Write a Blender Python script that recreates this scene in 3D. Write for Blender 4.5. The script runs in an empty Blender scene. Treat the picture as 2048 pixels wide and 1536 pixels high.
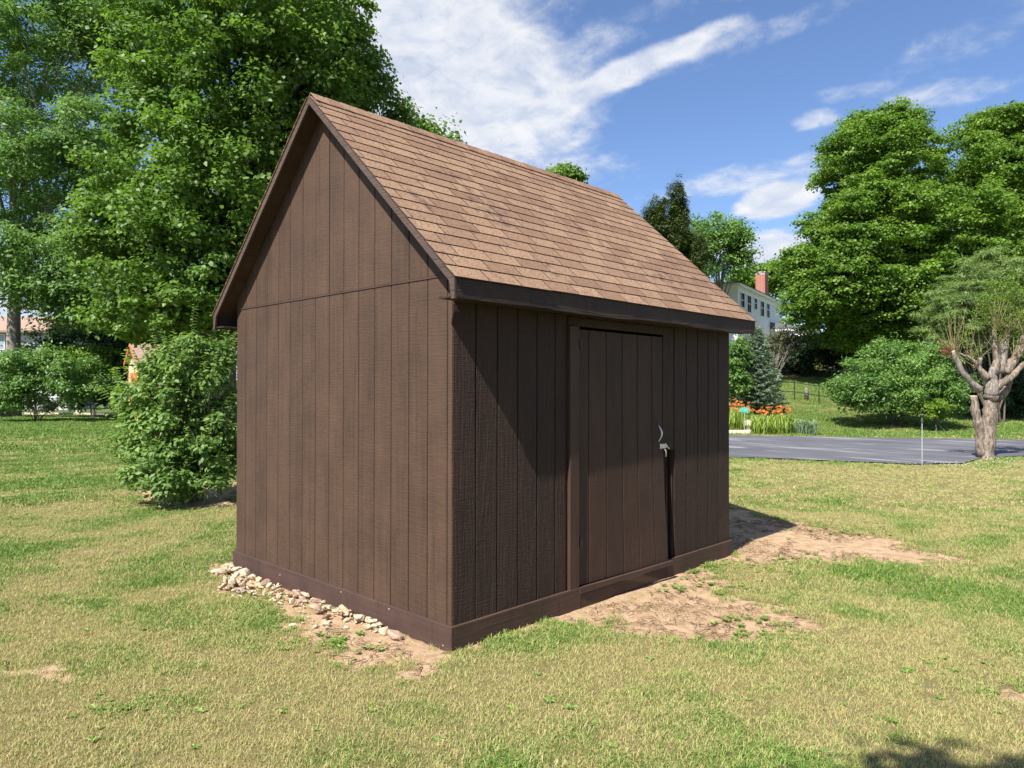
import bpy, math, random
import numpy as np
from mathutils import Vector, Matrix
sc = bpy.context.scene
COL = sc.collection
PI = math.pi
# ------------------------------------------------------------------ camera
CAM = np.array([3.5196, -3.0814, 1.6827])
YAW, PIT, ROL, FPX = 0.7691, 0.0065, 0.0018, 1441.89
_F = np.array([-math.sin(YAW)*math.cos(PIT), math.cos(YAW)*math.cos(PIT), math.sin(PIT)])
_R0 = np.array([math.cos(YAW), math.sin(YAW), 0.0]); _U0 = np.cross(_R0, _F)
_R = _R0*math.cos(ROL)+_U0*math.sin(ROL); _U = -_R0*math.sin(ROL)+_U0*math.cos(ROL)
cam = bpy.data.objects.new('camera', bpy.data.cameras.new('camera')); COL.objects.link(cam)
cam.matrix_world = Matrix([[_R[0], _U[0], -_F[0], CAM[0]], [_R[1], _U[1], -_F[1], CAM[1]], [_R[2], _U[2], -_F[2], CAM[2]], [0, 0, 0, 1]])
cam.data.sensor_width = 36; cam.data.lens = FPX/2048*36; cam.data.clip_end = 3000; cam.data.clip_start = .05
sc.camera = cam
FH = np.array([-math.sin(YAW), math.cos(YAW), 0.0]); RH = np.array([math.cos(YAW), math.sin(YAW), 0.0])
# ------------------------------------------------------------------ sun and sky
TS = np.array([.150, -.81, 1.0]); TS = TS/np.linalg.norm(TS)       # towards the sun
sun = bpy.data.objects.new('sun', bpy.data.lights.new('sun', 'SUN')); COL.objects.link(sun)
sun.data.energy = 5.0; sun.data.angle = math.radians(.55); sun.data.color = (1, .955, .87)
sun.rotation_euler = Vector(TS).to_track_quat('Z', 'Y').to_euler()
world = bpy.data.worlds.new('World'); sc.world = world; world.use_nodes = True
sc.view_settings.view_transform = 'Standard'; sc.view_settings.look = 'None'
sc.view_settings.exposure = 0.95; sc.view_settings.gamma = 1; sc.view_settings.use_curve_mapping = False

def wp(px, py, d):                     # photo pixel (2048 wide) at a given depth -> world
    return CAM + d*(_F + _R*(px-1024)/FPX - _U*(py-768)/FPX)
def cw(r, f):                          # metres right / forward of the camera -> world xy
    v = CAM + RH*r + FH*f
    return np.array([v[0], v[1]])

class NT:
    def __init__(s, tree): s.t = tree; s.n = tree.nodes; s.l = tree.links
    def node(s, typ, **kw):
        n = s.n.new(typ)
        for k, v in kw.items(): setattr(n, k, v)
        return n
    def put(s, sock, v):
        if hasattr(v, 'is_output') or isinstance(v, bpy.types.NodeSocket): s.l.new(v, sock)
        else:
            if isinstance(v, (tuple, list)) and len(v) == 3 and sock.type == 'RGBA': v = (*v, 1)
            sock.default_value = v
    def math(s, op, a, b=0.0, c=0.0, clamp=False):
        n = s.node('ShaderNodeMath', operation=op, use_clamp=clamp)
        s.put(n.inputs[0], a); s.put(n.inputs[1], b)
        if op in ('MULTIPLY_ADD', 'SMOOTH_MIN', 'SMOOTH_MAX'): s.put(n.inputs[2], c)
        return n.outputs[0]
    def vmath(s, op, a, b=(0, 0, 0)):
        n = s.node('ShaderNodeVectorMath', operation=op); s.put(n.inputs[0], a); s.put(n.inputs[1], b)
        return n.outputs['Value'] if op in ('DOT_PRODUCT', 'LENGTH') else n.outputs[0]
    def mapr(s, v, a, b, c=0.0, d=1.0, smooth=True):
        n = s.node('ShaderNodeMapRange'); n.interpolation_type = 'SMOOTHSTEP' if smooth else 'LINEAR'
        for i, x in enumerate((v, a, b, c, d)): s.put(n.inputs[i], x)
        return n.outputs[0]
    def noise(s, vec, scale, detail=3.0, rough=.5, dist=0.0):
        n = s.node('ShaderNodeTexNoise'); s.put(n.inputs['Vector'], vec)
        n.inputs['Scale'].default_value = scale; n.inputs['Detail'].default_value = detail
        n.inputs['Roughness'].default_value = rough; n.inputs['Distortion'].default_value = dist
        return n.outputs['Fac']
    def mix(s, f, a, b, blend='MIX'):
        n = s.node('ShaderNodeMix', data_type='RGBA', blend_type=blend)
        s.put(n.inputs[0], f); s.put(n.inputs[6], a); s.put(n.inputs[7], b)
        return n.outputs[2]
    def scale(s, vec, sx, sy, sz):
        n = s.node('ShaderNodeMapping'); s.put(n.inputs['Vector'], vec); n.inputs['Scale'].default_value = (sx, sy, sz)
        return n.outputs[0]

def build_world():
    w = NT(world.node_tree); w.n.clear()
    out = w.node('ShaderNodeOutputWorld')
    sky = w.node('ShaderNodeTexSky', sky_type='NISHITA', sun_disc=False)
    sky.sun_elevation = math.asin(TS[2]); sky.sun_rotation = math.atan2(TS[0], TS[1]) % (2*PI)
    sky.altitude = 200; sky.air_density = 1.0; sky.dust_density = .5; sky.ozone_density = 2.2
    tc = w.node('ShaderNodeTexCoord'); D = tc.outputs['Generated']
    sep = w.node('ShaderNodeSeparateXYZ'); w.put(sep.inputs[0], D)
    # cloud sheet coordinates: direction pushed onto a plane overhead
    zz = w.math('ADD', w.math('MAXIMUM', sep.outputs[2], 0.0), .22)
    comb = w.node('ShaderNodeCombineXYZ')
    w.put(comb.inputs[0], w.math('DIVIDE', sep.outputs[0], zz)); w.put(comb.inputs[1], w.math('DIVIDE', sep.outputs[1], zz))
    P = comb.outputs[0]
    wisp = w.noise(P, 3.2, 9.0, .62, .6)
    puff = w.noise(P, 9.0, 8.0, .60, .35)
    fine = w.noise(P, 24.0, 5.0, .6, .4)
    nz = w.math('ADD', w.math('ADD', w.math('MULTIPLY', wisp, .34), w.math('MULTIPLY', puff, .44)), w.math('MULTIPLY', fine, .26))
    dens = None
    # cloud banks: centre direction, size, tilt in the sky, strength
    banks = [(900, 20, 300, 170, 25, .27), (1000, 235, 170, 140, 40, .28), (830, 150, 150, 150, 20, .22), (1180, 180, 240, 20, -22, .21), (1290, 130, 90, 26, -16, .30), (1430, 75, 60, 22, -12, .26),
             (1600, 40, 180, 20, -14, .17), (1930, 70, 230, 44, -30, .13), (1890, 190, 80, 20, 0, .22),
             (1700, 185, 60, 14, 0, .18), (1632, 238, 34, 16, 0, .28), (1500, 355, 190, 26, -6, .27),
             (1556, 402, 66, 26, -8, .60), (1545, 505, 90, 40, 0, .5), (1215, 345, 90, 30, 0, .14), (200, 300, 500, 60, 20, .15),
             (60, 590, 240, 60, 0, .40), (1330, 20, 150, 30, -15, .14), (1300, 500, 300, 20, 0, .1)]
    for (px, py, rx, ry, rot, amp) in banks:
        c = wp(px, py, 1.0)-CAM; c /= np.linalg.norm(c)
        a = math.radians(rot)
        r = _R*math.cos(a)-_U*math.sin(a); u = _R*math.sin(a)+_U*math.cos(a)
        r = r-c*(r@c); r /= np.linalg.norm(r); u = u-c*(u@c); u /= np.linalg.norm(u)
        dx = w.math('DIVIDE', w.vmath('DOT_PRODUCT', D, tuple(r)), rx/FPX)
        dy = w.math('DIVIDE', w.vmath('DOT_PRODUCT', D, tuple(u)), ry/FPX)
        q = w.math('ADD', w.math('MULTIPLY', dx, dx), w.math('MULTIPLY', dy, dy))
        g = w.mapr(q, 0.0, 2.2, amp, 0.0)
        g = w.math('MULTIPLY', g, w.mapr(w.vmath('DOT_PRODUCT', D, tuple(c)), 0.0, .3))
        dens = g if dens is None else w.math('ADD', dens, g)
    dens = w.math('MINIMUM', dens, .47)
    # elsewhere: scattered thin cloud of the same kind
    back = w.mapr(w.vmath('DOT_PRODUCT', D, tuple(_F)), .55, .85, 1.0, 0.0)
    dens = w.math('ADD', dens, w.math('MULTIPLY', back, w.math('MULTIPLY', w.noise(P, 1.1, 2.0), .36)))
    cov = w.mapr(w.math('ADD', nz, dens), .60, 1.02)
    cov = w.math('MULTIPLY', cov, .96)
    hz = w.mapr(sep.outputs[2], -.02, .02)
    cov = w.math('MULTIPLY', cov, hz)
    bw = w.mix(w.mapr(puff, .35, .75), (7.4, 8.0, 9.2), (10.2, 10.2, 10.4))
    skyc = w.mix(1.0, sky.outputs[0], (1.42, 1.55, 1.82), 'MULTIPLY')
    col = w.mix(cov, skyc, bw)
    bg = w.node('ShaderNodeBackground'); w.put(bg.inputs[0], col); bg.inputs[1].default_value = .050
    w.l.new(bg.outputs[0], out.inputs[0])
build_world()
sc.render.engine = 'CYCLES'
sc.cycles.max_bounces = 6; sc.cycles.transparent_max_bounces = 4; sc.cycles.diffuse_bounces = 3; sc.cycles.glossy_bounces = 2; sc.cycles.transmission_bounces = 3

# ------------------------------------------------------------------ helpers
def link(o, parent=None):
    COL.objects.link(o)
    if parent is not None: o.parent = parent
    return o
def tag(o, label=None, cat=None, group=None, kind=None):
    if label: o['label'] = label
    if cat: o['category'] = cat
    if group: o['group'] = group
    if kind: o['kind'] = kind
    return o
def empty(name, loc=(0, 0, 0), rz=0, **kw):
    o = bpy.data.objects.new(name, None); o.empty_display_size = .1
    o.location = loc; o.rotation_euler = (0, 0, rz); link(o)
    return tag(o, **kw)
class MB:
    def __init__(s): s.v = []; s.f = []
    def add(s, vs, fs):
        b = len(s.v); s.v += [tuple(map(float, v)) for v in vs]; s.f += [tuple(b+i for i in f) for f in fs]
    def box(s, a, b):
        x0, y0, z0 = a; x1, y1, z1 = b
        s.add([(x0, y0, z0), (x1, y0, z0), (x1, y1, z0), (x0, y1, z0), (x0, y0, z1), (x1, y0, z1), (x1, y1, z1), (x0, y1, z1)],
              [(0, 3, 2, 1), (4, 5, 6, 7), (0, 1, 5, 4), (1, 2, 6, 5), (2, 3, 7, 6), (3, 0, 4, 7)])
    def prism(s, poly, off):           # poly: 3D points, extruded by vector off
        n = len(poly); off = np.array(off)
        s.add([*poly, *[np.array(p)+off for p in poly]],
              [tuple(range(n))[::-1], tuple(range(n, 2*n))]+[(i, (i+1) % n, n+(i+1) % n, n+i) for i in range(n)])
    def tube(s, pts, rad, sides=6, cap=True):
        pts = [np.array(p, float) for p in pts]
        if not hasattr(rad, '__len__'): rad = [rad]*len(pts)
        rings = []
        ref = np.array([.31, .87, .12])
        for i, p in enumerate(pts):
            t = pts[min(i+1, len(pts)-1)]-pts[max(i-1, 0)]; t = t/(np.linalg.norm(t)+1e-9)
            a = np.cross(t, ref); a /= np.linalg.norm(a)+1e-9; b = np.cross(t, a)
            rings.append([p+rad[i]*(math.cos(2*PI*k/sides)*a+math.sin(2*PI*k/sides)*b) for k in range(sides)])
        vs = [v for r in rings for v in r]; fs = []
        for i in range(len(pts)-1):
            for k in range(sides):
                k2 = (k+1) % sides
                fs.append((i*sides+k, i*sides+k2, (i+1)*sides+k2, (i+1)*sides+k))
        if cap: fs += [tuple(range(sides))[::-1], tuple((len(pts)-1)*sides+k for k in range(sides))]
        s.add(vs, fs)
    def mesh(s, name, mat, smooth=False):
        me = bpy.data.meshes.new(name); me.from_pydata(s.v, [], s.f); me.update()
        if mat: me.materials.append(mat)
        if smooth: me.polygons.foreach_set('use_smooth', [True]*len(me.polygons))
        return me
    def build(s, name, mat, parent=None, smooth=False, bevel=0):
        o = bpy.data.objects.new(name, s.mesh(name, mat, smooth)); link(o, parent)
        if bevel:
            m = o.modifiers.new('bevel', 'BEVEL'); m.width = bevel; m.segments = 1; m.limit_method = 'ANGLE'
        return o
def boxo(name, a, b, mat, parent=None, bevel=0):
    m = MB(); m.box(a, b); return m.build(name, mat, parent, bevel=bevel)

# value noise in numpy (same field for ground colour and for what grows on it)
def _hash(ix, iy, seed):
    h = (ix.astype(np.int64)*374761393 + iy.astype(np.int64)*668265263 + seed*1442695041) & 0xffffffff
    h = ((h ^ (h >> 13))*1274126177) & 0xffffffff
    return ((h ^ (h >> 16)) & 0xffff)/65535.0
def vnoise(x, y, s, seed=0):
    x = np.asarray(x, float)*s; y = np.asarray(y, float)*s
    ix = np.floor(x); iy = np.floor(y); fx = x-ix; fy = y-iy
    fx = fx*fx*(3-2*fx); fy = fy*fy*(3-2*fy)
    a = _hash(ix, iy, seed); b = _hash(ix+1, iy, seed); c = _hash(ix, iy+1, seed); d = _hash(ix+1, iy+1, seed)
    return (a*(1-fx)+b*fx)*(1-fy)+(c*(1-fx)+d*fx)*fy
def fbm(x, y, s, n=4, seed=0):
    t = 0; a = .5; q = 0
    for i in range(n):
        t = t+a*vnoise(x, y, s*2**i, seed+i*17); q += a; a *= .55
    return t/q
def sstep(a, b, x):
    t = np.clip((np.asarray(x, float)-a)/(b-a), 0, 1); return t*t*(3-2*t)
def camrf(x, y):
    dx = np.asarray(x, float)-CAM[0]; dy = np.asarray(y, float)-CAM[1]
    return dx*RH[0]+dy*RH[1], dx*FH[0]+dy*FH[1]
def hgt(x, y):                        # terrain height: flat yard, hill beyond the driveway towards the white house
    r, f = camrf(x, y)
    ratio = r/np.maximum(f, 3)
    lat = sstep(.0, .22, ratio)*(1-.72*sstep(.50, .66, ratio))
    t = np.clip(f-27, 0, 48)
    z = .135*(np.sqrt(t*t+9)-3)*lat
    near = np.exp(-((x-.5)**2+(y-2)**2)/400)
    z = z+.03*(fbm(x, y, .35, 3, 5)-.5)*sstep(4.2, 8, np.hypot(x+1.5, y-1.9))*near
    return z
def gz(x, y): return float(hgt(np.array([x]), np.array([y]))[0])
def gp(px, py, lift=0.0):             # photo pixel -> point on the terrain
    d = FPX*CAM[2]/max(py-777, 8)
    ray = _F + _R*(px-1024)/FPX - _U*(py-768)/FPX
    t = 2.0
    while t < 140:
        p = CAM+ray*t
        if p[2] < gz(p[0], p[1]): break
        t += .1 if t > 12 else .02
    return np.array([p[0], p[1], gz(p[0], p[1])+lift])

def in_poly_sd(x, y, poly):           # signed distance, negative inside
    poly = np.array(poly)[:, :2]
    d = np.full(x.shape, 1e9); ins = np.zeros(x.shape, bool)
    n = len(poly)
    for i in range(n):
        a = poly[i]; b = poly[(i+1) % n]; e = b-a
        wx = x-a[0]; wy = y-a[1]
        t = np.clip((wx*e[0]+wy*e[1])/(e@e+1e-12), 0, 1)
        d = np.minimum(d, np.hypot(wx-t*e[0], wy-t*e[1]))
        c = ((a[1] > y) != (b[1] > y)) & (x < (b[0]-a[0])*(y-a[1])/(b[1]-a[1]+1e-12)+a[0])
        ins ^= c
    return np.where(ins, -d, d)
DIRT = [([(905, 1304), (1000, 1272), (1120, 1235), (1200, 1255), (1330, 1215), (1345, 1120), (1150, 1150), (905, 1240)], .06, 1.0),
        ([(1165, 1215), (1330, 1135), (1420, 1130), (1470, 1190), (1570, 1215), (1640, 1250), (1530, 1290), (1370, 1285), (1240, 1255)], .12, 1.0),
        ([(1440, 1120), (1440, 1030), (1590, 1040), (1700, 1062), (1800, 1085), (1930, 1120), (1780, 1125), (1600, 1128), (1500, 1130)], .16, .95),
        ([(545, 1205), (620, 1180), (905, 1270), (905, 1312), (850, 1345), (710, 1330), (580, 1282)], .10, .92),
        ([(430, 1140), (470, 1110), (700, 1190), (900, 1290), (740, 1235), (560, 1205), (470, 1180)], .08, 1.0),
        ([(270, 985), (470, 960), (480, 1012), (380, 1018), (300, 1008)], .22, .95),
        ([(10, 1335), (110, 1330), (100, 1352), (20, 1356)], .05, .75), ([(2010, 1370), (2060, 1385), (2060, 1410)], .05, .8),
        ([(1290, 1060), (1460, 1015), (1590, 1045), (1480, 1085)], .1, .9)]
DIRT = [([CAM+(_F+_R*(a-1024)/FPX-_U*(b-768)/FPX)*(CAM[2]/-(_F+_R*(a-1024)/FPX-_U*(b-768)/FPX)[2]) for a, b in pl], e, s) for pl, e, s in DIRT]
def dirt(x, y):
    m = np.zeros(np.shape(x))
    nz = fbm(x, y, 5.5, 3, 31)-.5; n2 = fbm(x, y, 16, 2, 57)-.5
    for pl, e, s in DIRT:
        sd = in_poly_sd(x, y, pl)+nz*.55+n2*.34
        m = np.maximum(m, s*(1-sstep(-e, e*.6, sd)))
    bare = sstep(.70, .84, fbm(x, y, 1.3, 4, 77))*.5
    return np.maximum(m, bare*(np.hypot(x-1, y) < 25))
def green(x, y):                      # 0 = straw dry, 1 = fresh green
    r, f = camrf(x, y); ratio = r/np.maximum(f, 1)
    g = .41+1.45*(fbm(x, y, .55, 4, 3)-.5)+1.7*(fbm(x, y, 2.3, 3, 9)-.5)
    g = g-.22*sstep(6, 9.5, f)*(1-sstep(15.5, 17, f))*sstep(.1, .3, ratio)
    g = g+.32*sstep(10, 15, f)*(1-sstep(.05, .2, ratio))
    g = g+.46*sstep(24, 26, f)
    g = g+.30*np.exp(-((f-17)/1.2)**2)*sstep(.5, .56, ratio)
    w = np.abs(((x*.8+y*.6)/1.05) % 1-.5)
    return np.clip(g, 0, 1)

# ------------------------------------------------------------------ materials
def mat(name):
    m = bpy.data.materials.new(name); m.use_nodes = True
    w = NT(m.node_tree); b = w.n['Principled BSDF']
    return m, w, b
def simple(name, col, rough=.7, metal=0, var=.15, scale=8, bump=0, bscale=60):
    m, w, b = mat(name)
    co = w.node('ShaderNodeTexCoord').outputs['Object']
    n = w.noise(co, scale, 4)
    c2 = tuple(c*(1-var) for c in col); c1 = tuple(min(1, c*(1+var)) for c in col)
    w.put(b.inputs['Base Color'], w.mix(w.mapr(n, .3, .7), c2, c1))
    b.inputs['Roughness'].default_value = rough; b.inputs['Metallic'].default_value = metal
    if bump:
        bp = w.node('ShaderNodeBump'); bp.inputs['Strength'].default_value = bump; bp.inputs['Distance'].default_value = .01
        w.put(bp.inputs['Height'], w.noise(co, bscale, 4)); w.l.new(bp.outputs[0], b.inputs['Normal'])
    return m
def wood(name, col, along='Z', saw=1.0, grain=0.5, hue=.12, rough=.72, across='X', dist=.004):
    """painted rough-sawn wood; saw marks run across the board, grain along it"""
    m, w, b = mat(name)
    geo = w.node('ShaderNodeNewGeometry').outputs['Position']
    oi = w.node('ShaderNodeObjectInfo').outputs['Random']
    # both wall faces: x and y summed so the marks run round either wall
    if along == 'Z': sawv = w.scale(geo, 9, 9, 105); grv = w.scale(geo, 70, 70, 3.0); ringv = w.scale(geo, 9, 9, .55)
    elif along == 'Y': sawv = w.scale(geo, 60, 4, 60); grv = w.scale(geo, 60, 2.5, 60); ringv = w.scale(geo, 9, .6, 9)
    else: sawv = w.scale(geo, 4, 60, 60); grv = w.scale(geo, 2.5, 60, 60); ringv = w.scale(geo, .6, 9, 9)
    off = w.node('ShaderNodeCombineXYZ'); w.put(off.inputs[0], w.math('MULTIPLY', oi, 13.0)); w.put(off.inputs[1], w.math('MULTIPLY', oi, 7.0))
    ringv = w.vmath('ADD', ringv, off.outputs[0]); grv = w.vmath('ADD', grv, off.outputs[0]); sawv = w.vmath('ADD', sawv, off.outputs[0])
    sawn = w.noise(sawv, 1.0, 5.0, .65, .18)
    grn = w.noise(grv, 1.0, 4.0, .6, .2)
    rings = w.math('SINE', w.math('MULTIPLY', w.noise(ringv, 1.0, 3.0, .5, .6), 46.0))
    blotch = w.noise(geo, 3.0, 5.0, .6)
    fine = w.noise(geo, 260.0, 3.0, .7)
    h = w.math('MULTIPLY', sawn, saw)
    h = w.math('ADD', h, w.math('MULTIPLY', grn, grain))
    h = w.math('ADD', h, w.math('MULTIPLY', w.mapr(rings, -.3, .9), grain*.45))
    h = w.math('ADD', h, w.math('MULTIPLY', fine, .25*saw))
    lum = w.math('ADD', w.math('MULTIPLY', w.math('SUBTRACT', blotch, .5), .9), w.math('MULTIPLY', w.math('SUBTRACT', oi, .5), .22))
    lum = w.math('ADD', lum, w.math('MULTIPLY', w.math('SUBTRACT', sawn, .5), .48*saw))
    lum = w.math('ADD', lum, w.math('MULTIPLY', w.math('SUBTRACT', w.noise(grv, .35, 3.0, .6), .5), .6))
    lo = tuple(c*.50 for c in col); hi = (col[0]*1.6, col[1]*1.55, col[2]*1.5)
    c = w.mix(w.mapr(lum, -.5, .5, smooth=False), lo, hi)
    stk = w.mapr(w.noise(w.scale(geo, 15, 15, .9), 1.0, 4.0, .6, .4), .55, .72)
    c = w.mix(w.math('MULTIPLY', stk, .42), c, tuple(x*.40 for x in col))
    # tiny pale specks
    sp = w.mapr(w.noise(geo, 120.0, 1.0, .5), .80, .84)
    c = w.mix(w.math('MULTIPLY', sp, .5), c, (.35, .29, .24))
    w.put(b.inputs['Base Color'], c)
    b.inputs['Roughness'].default_value = rough
    b.inputs['Specular IOR Level'].default_value = .35
    bp = w.node('ShaderNodeBump'); bp.inputs['Strength'].default_value = 1.0; bp.inputs['Distance'].default_value = dist
    w.put(bp.inputs['Height'], h); w.l.new(bp.outputs[0], b.inputs['Normal'])
    return m
BR = (.066, .038, .0245)
M = {}
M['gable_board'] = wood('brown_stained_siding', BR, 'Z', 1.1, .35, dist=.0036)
M['side_board'] = wood('brown_rough_sawn_shade_toned_siding', (.033, .0165, .0105), 'Z', 1.1, 1.1, dist=.0085)  # same paint as the gable, base colour darkened to deepen this wall's shade
M['door_board'] = wood('brown_shade_toned_door_siding', (.043, .0225, .0145), 'Z', .9, .3, dist=.003)  # darkened along with the side wall, shade put into the colour
M['trim_z'] = wood('brown_trim_upright', (.048, .0265, .018), 'Z', .25, .5, dist=.003)
M['trim_y'] = wood('brown_trim_lengthwise', (.058, .033, .022), 'Y', .10, .45, dist=.0022)
M['trim_x'] = wood('brown_trim_crosswise', (.064, .037, .030), 'X', .10, .35, dist=.0015)
M['fascia'] = wood('brown_weathered_shade_toned_fascia', (.036, .022, .018), 'Y', .25, 1.3, dist=.006)  # weathered wood, also darkened like the side wall to deepen its shade
M['rake'] = wood('brown_weathered_rake', (.078, .053, .042), 'X', .25, 1.0, dist=.003)
M['dark'] = simple('dark_interior_wood', (.02, .013, .01), .9)

def shingle_mat():
    m, w, b = mat('tan_brown_asphalt_shingle')
    geo = w.node('ShaderNodeNewGeometry').outputs['Position']
    oi = w.node('ShaderNodeObjectInfo').outputs['Random']
    base = w.node('ShaderNodeValToRGB'); w.put(base.inputs[0], oi)
    e = base.color_ramp.elements
    e[0].position = 0; e[0].color = (.24, .140, .088, 1); e[1].position = 1; e[1].color = (.345, .222, .138, 1)
    for p, c in ((.12, (.225, .132, .084, 1)), (.32, (.265, .160, .102, 1)), (.55, (.290, .180, .114, 1)), (.8, (.315, .200, .125, 1))):
        k = base.color_ramp.elements.new(p); k.color = c
    gran = w.noise(geo, 62.0, 3.0, .8)
    dk = w.mapr(gran, .515, .575)
    c = w.mix(w.math('MULTIPLY', dk, .75), base.outputs[0], (.115, .060, .044))
    lt = w.mapr(w.noise(geo, 105.0, 3.0, .7), .56, .66)
    c = w.mix(w.math('MULTIPLY', lt, .55), c, (.52, .36, .24))
    # weathered granule loss: dark mottled patches and reddish zones
    sepn = w.noise(geo, 1.6, 5.0, .65, .4)
    st = w.math('MULTIPLY', w.mapr(sepn, .53, .64), w.mapr(w.noise(geo, 11.0, 5.0, .75), .46, .58))
    c = w.mix(w.math('MULTIPLY', st, .72), c, (.080, .050, .046))
    c = w.mix(w.math('MULTIPLY', w.mapr(w.noise(geo, 6.0, 4.0), .45, .7), .22), c, (.19, .105, .07))
    c = w.mix(1.0, c, (.88, .88, .88), 'MULTIPLY')
    w.put(b.inputs['Base Color'], c); b.inputs['Roughness'].default_value = .9; b.inputs['Specular IOR Level'].default_value = .2
    bp = w.node('ShaderNodeBump'); bp.inputs['Strength'].default_value = .8; bp.inputs['Distance'].default_value = .0022
    w.put(bp.inputs['Height'], gran); w.l.new(bp.outputs[0], b.inputs['Normal'])
    return m
M['shingle'] = shingle_mat()
M['shingle_edge'] = simple('dark_cut_asphalt_edge', (.035, .024, .020), .95, var=.3)

def leaf_mat(name, dark, light, trans=.35, rough=.5, scale=.5, back=None):
    m, w, b = mat(name)
    at = w.node('ShaderNodeAttribute', attribute_name='rnd').outputs['Fac']
    geo = w.node('ShaderNodeNewGeometry').outputs['Position']
    n = w.noise(geo, scale, 3.0)
    f = w.math('ADD', w.math('MULTIPLY', at, .55), w.math('MULTIPLY', w.mapr(n, .3, .7), .5), clamp=True)
    c = w.mix(f, dark, light)
    w.put(b.inputs['Base Color'], c); b.inputs['Roughness'].default_value = rough; b.inputs['Specular IOR Level'].default_value = .45
    tr = w.node('ShaderNodeBsdfTranslucent')
    w.put(tr.inputs[0], w.mix(1.0, c, (1.2, 1.3, .65), 'MULTIPLY'))
    mx = w.node('ShaderNodeMixShader'); mx.inputs[0].default_value = trans
    w.l.new(b.outputs[0], mx.inputs[1]); w.l.new(tr.outputs[0], mx.inputs[2])
    w.l.new(mx.outputs[0], w.n['Material Output'].inputs[0])
    return m
def bark_mat(name, a, b_, scale=9, st=.02):
    m, w, b = mat(name)
    geo = w.node('ShaderNodeNewGeometry').outputs['Position']
    n = w.noise(w.scale(geo, 1, 1, .22), scale*3, 6.0, .7, .4)
    n2 = w.noise(geo, scale*.35, 4.0)
    c = w.mix(w.mapr(n, .38, .62), a, b_)
    c = w.mix(w.math('MULTIPLY', w.mapr(n2, .5, .7), .4), c, tuple(x*.55 for x in a))
    w.put(b.inputs['Base Color'], c); b.inputs['Roughness'].default_value = .9
    bp = w.node('ShaderNodeBump'); bp.inputs['Strength'].default_value = 1; bp.inputs['Distance'].default_value = st
    w.put(bp.inputs['Height'], n); w.l.new(bp.outputs[0], b.inputs['Normal'])
    return m
M['bark_dark'] = bark_mat('grey_brown_bark', (.07, .055, .042), (.16, .13, .105))
M['bark_pale'] = bark_mat('pale_grey_bark', (.13, .11, .092), (.34, .30, .26))
M['bark_tan'] = bark_mat('tan_scaly_bark', (.11, .082, .062), (.37, .295, .23), 9, .045)
M['cut_wood'] = simple('pale_cut_wood', (.52, .42, .30), .8, bump=.3)
M['shoot_wood'] = simple('yellow_green_shoots', (.19, .15, .07), .6, var=.5, scale=3)
M['twig_red'] = simple('reddish_twigs', (.25, .08, .045), .7)
M['maple'] = leaf_mat('maple_leaf_green', (.055, .120, .022), (.200, .320, .062), .46)
M['maple_right'] = leaf_mat('sugar_maple_leaf_green', (.065, .145, .020), (.225, .350, .055), .46)
M['ash'] = leaf_mat('blue_green_ash_leaf', (.070, .150, .045), (.23, .36, .115), .44)
M['shrub'] = leaf_mat('shrub_leaf_green', (.065, .135, .030), (.245, .370, .095), .42)
M['bush'] = leaf_mat('honeysuckle_leaf_green', (.06, .135, .028), (.20, .34, .075), .36)
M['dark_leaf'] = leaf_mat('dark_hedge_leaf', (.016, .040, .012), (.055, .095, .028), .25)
M['lime_leaf'] = leaf_mat('lime_green_leaf', (.075, .15, .012), (.20, .31, .03), .36)
M['spruce'] = leaf_mat('blue_grey_spruce_needle', (.11, .165, .11), (.28, .35, .24), .2)
M['pine'] = leaf_mat('soft_pine_needle', (.075, .135, .035), (.26, .36, .10), .3)
M['juniper'] = leaf_mat('dark_olive_juniper_needle', (.030, .058, .018), (.12, .165, .045), .15)
M['lily_leaf'] = leaf_mat('yellow_green_lily_leaf', (.12, .20, .022), (.36, .46, .08), .35)
M['iris_leaf'] = leaf_mat('grey_green_iris_leaf', (.12, .20, .10), (.26, .36, .22), .25)
M['lily_flower'] = leaf_mat('orange_lily_petal', (.70, .20, .04), (.90, .38, .12), .3)
M['purple_leaf'] = leaf_mat('dusty_twiggy_leaf', (.055, .055, .030), (.15, .16, .08), .2)

# ------------------------------------------------------------------ ground
def axis(lo, hi, step, far):
    a = list(np.arange(lo, hi+1e-6, step)); s = step; x = hi
    while x < far: s *= 1.10; x += s; a.append(x)
    s = step; x = lo
    while x > -far: s *= 1.10; x -= s; a.insert(0, x)
    return np.array(a)
gx = axis(-5.0, 6.5, .055, 900); gy = axis(-3.2, 8.0, .055, 900)
GX, GY = np.meshgrid(gx, gy, indexing='ij')
HZ = hgt(GX, GY)
DM = dirt(GX, GY)
near = (np.hypot(GX-1, GY-2) < 9)
HZ = HZ+near*(DM*(-.012)+.022*(fbm(GX, GY, 4.5, 3, 8)-.5)*DM+.006*(fbm(GX, GY, 9, 2, 2)-.5))
inside = (GX < -.0) & (GX > -3.05) & (GY > .03) & (GY < 3.7)
HZ = np.where(inside, -.05, HZ)
nx, ny = GX.shape
me = bpy.data.meshes.new('lawn')
co = np.stack([GX, GY, HZ], -1).reshape(-1, 3)
i = np.arange(nx-1)[:, None]*ny+np.arange(ny-1)[None, :]
quads = np.stack([i, i+ny, i+ny+1, i+1], -1).reshape(-1, 4)
def fast_mesh(me, co, faces):
    n = faces.shape[1]
    me.vertices.add(len(co)); me.vertices.foreach_set('co', co.astype(np.float32).ravel())
    me.loops.add(faces.size); me.loops.foreach_set('vertex_index', faces.astype(np.int32).ravel())
    me.polygons.add(len(faces)); me.polygons.foreach_set('loop_start', np.arange(0, faces.size, n, dtype=np.int32))
    me.update(calc_edges=True)
fast_mesh(me, co, quads)
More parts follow.
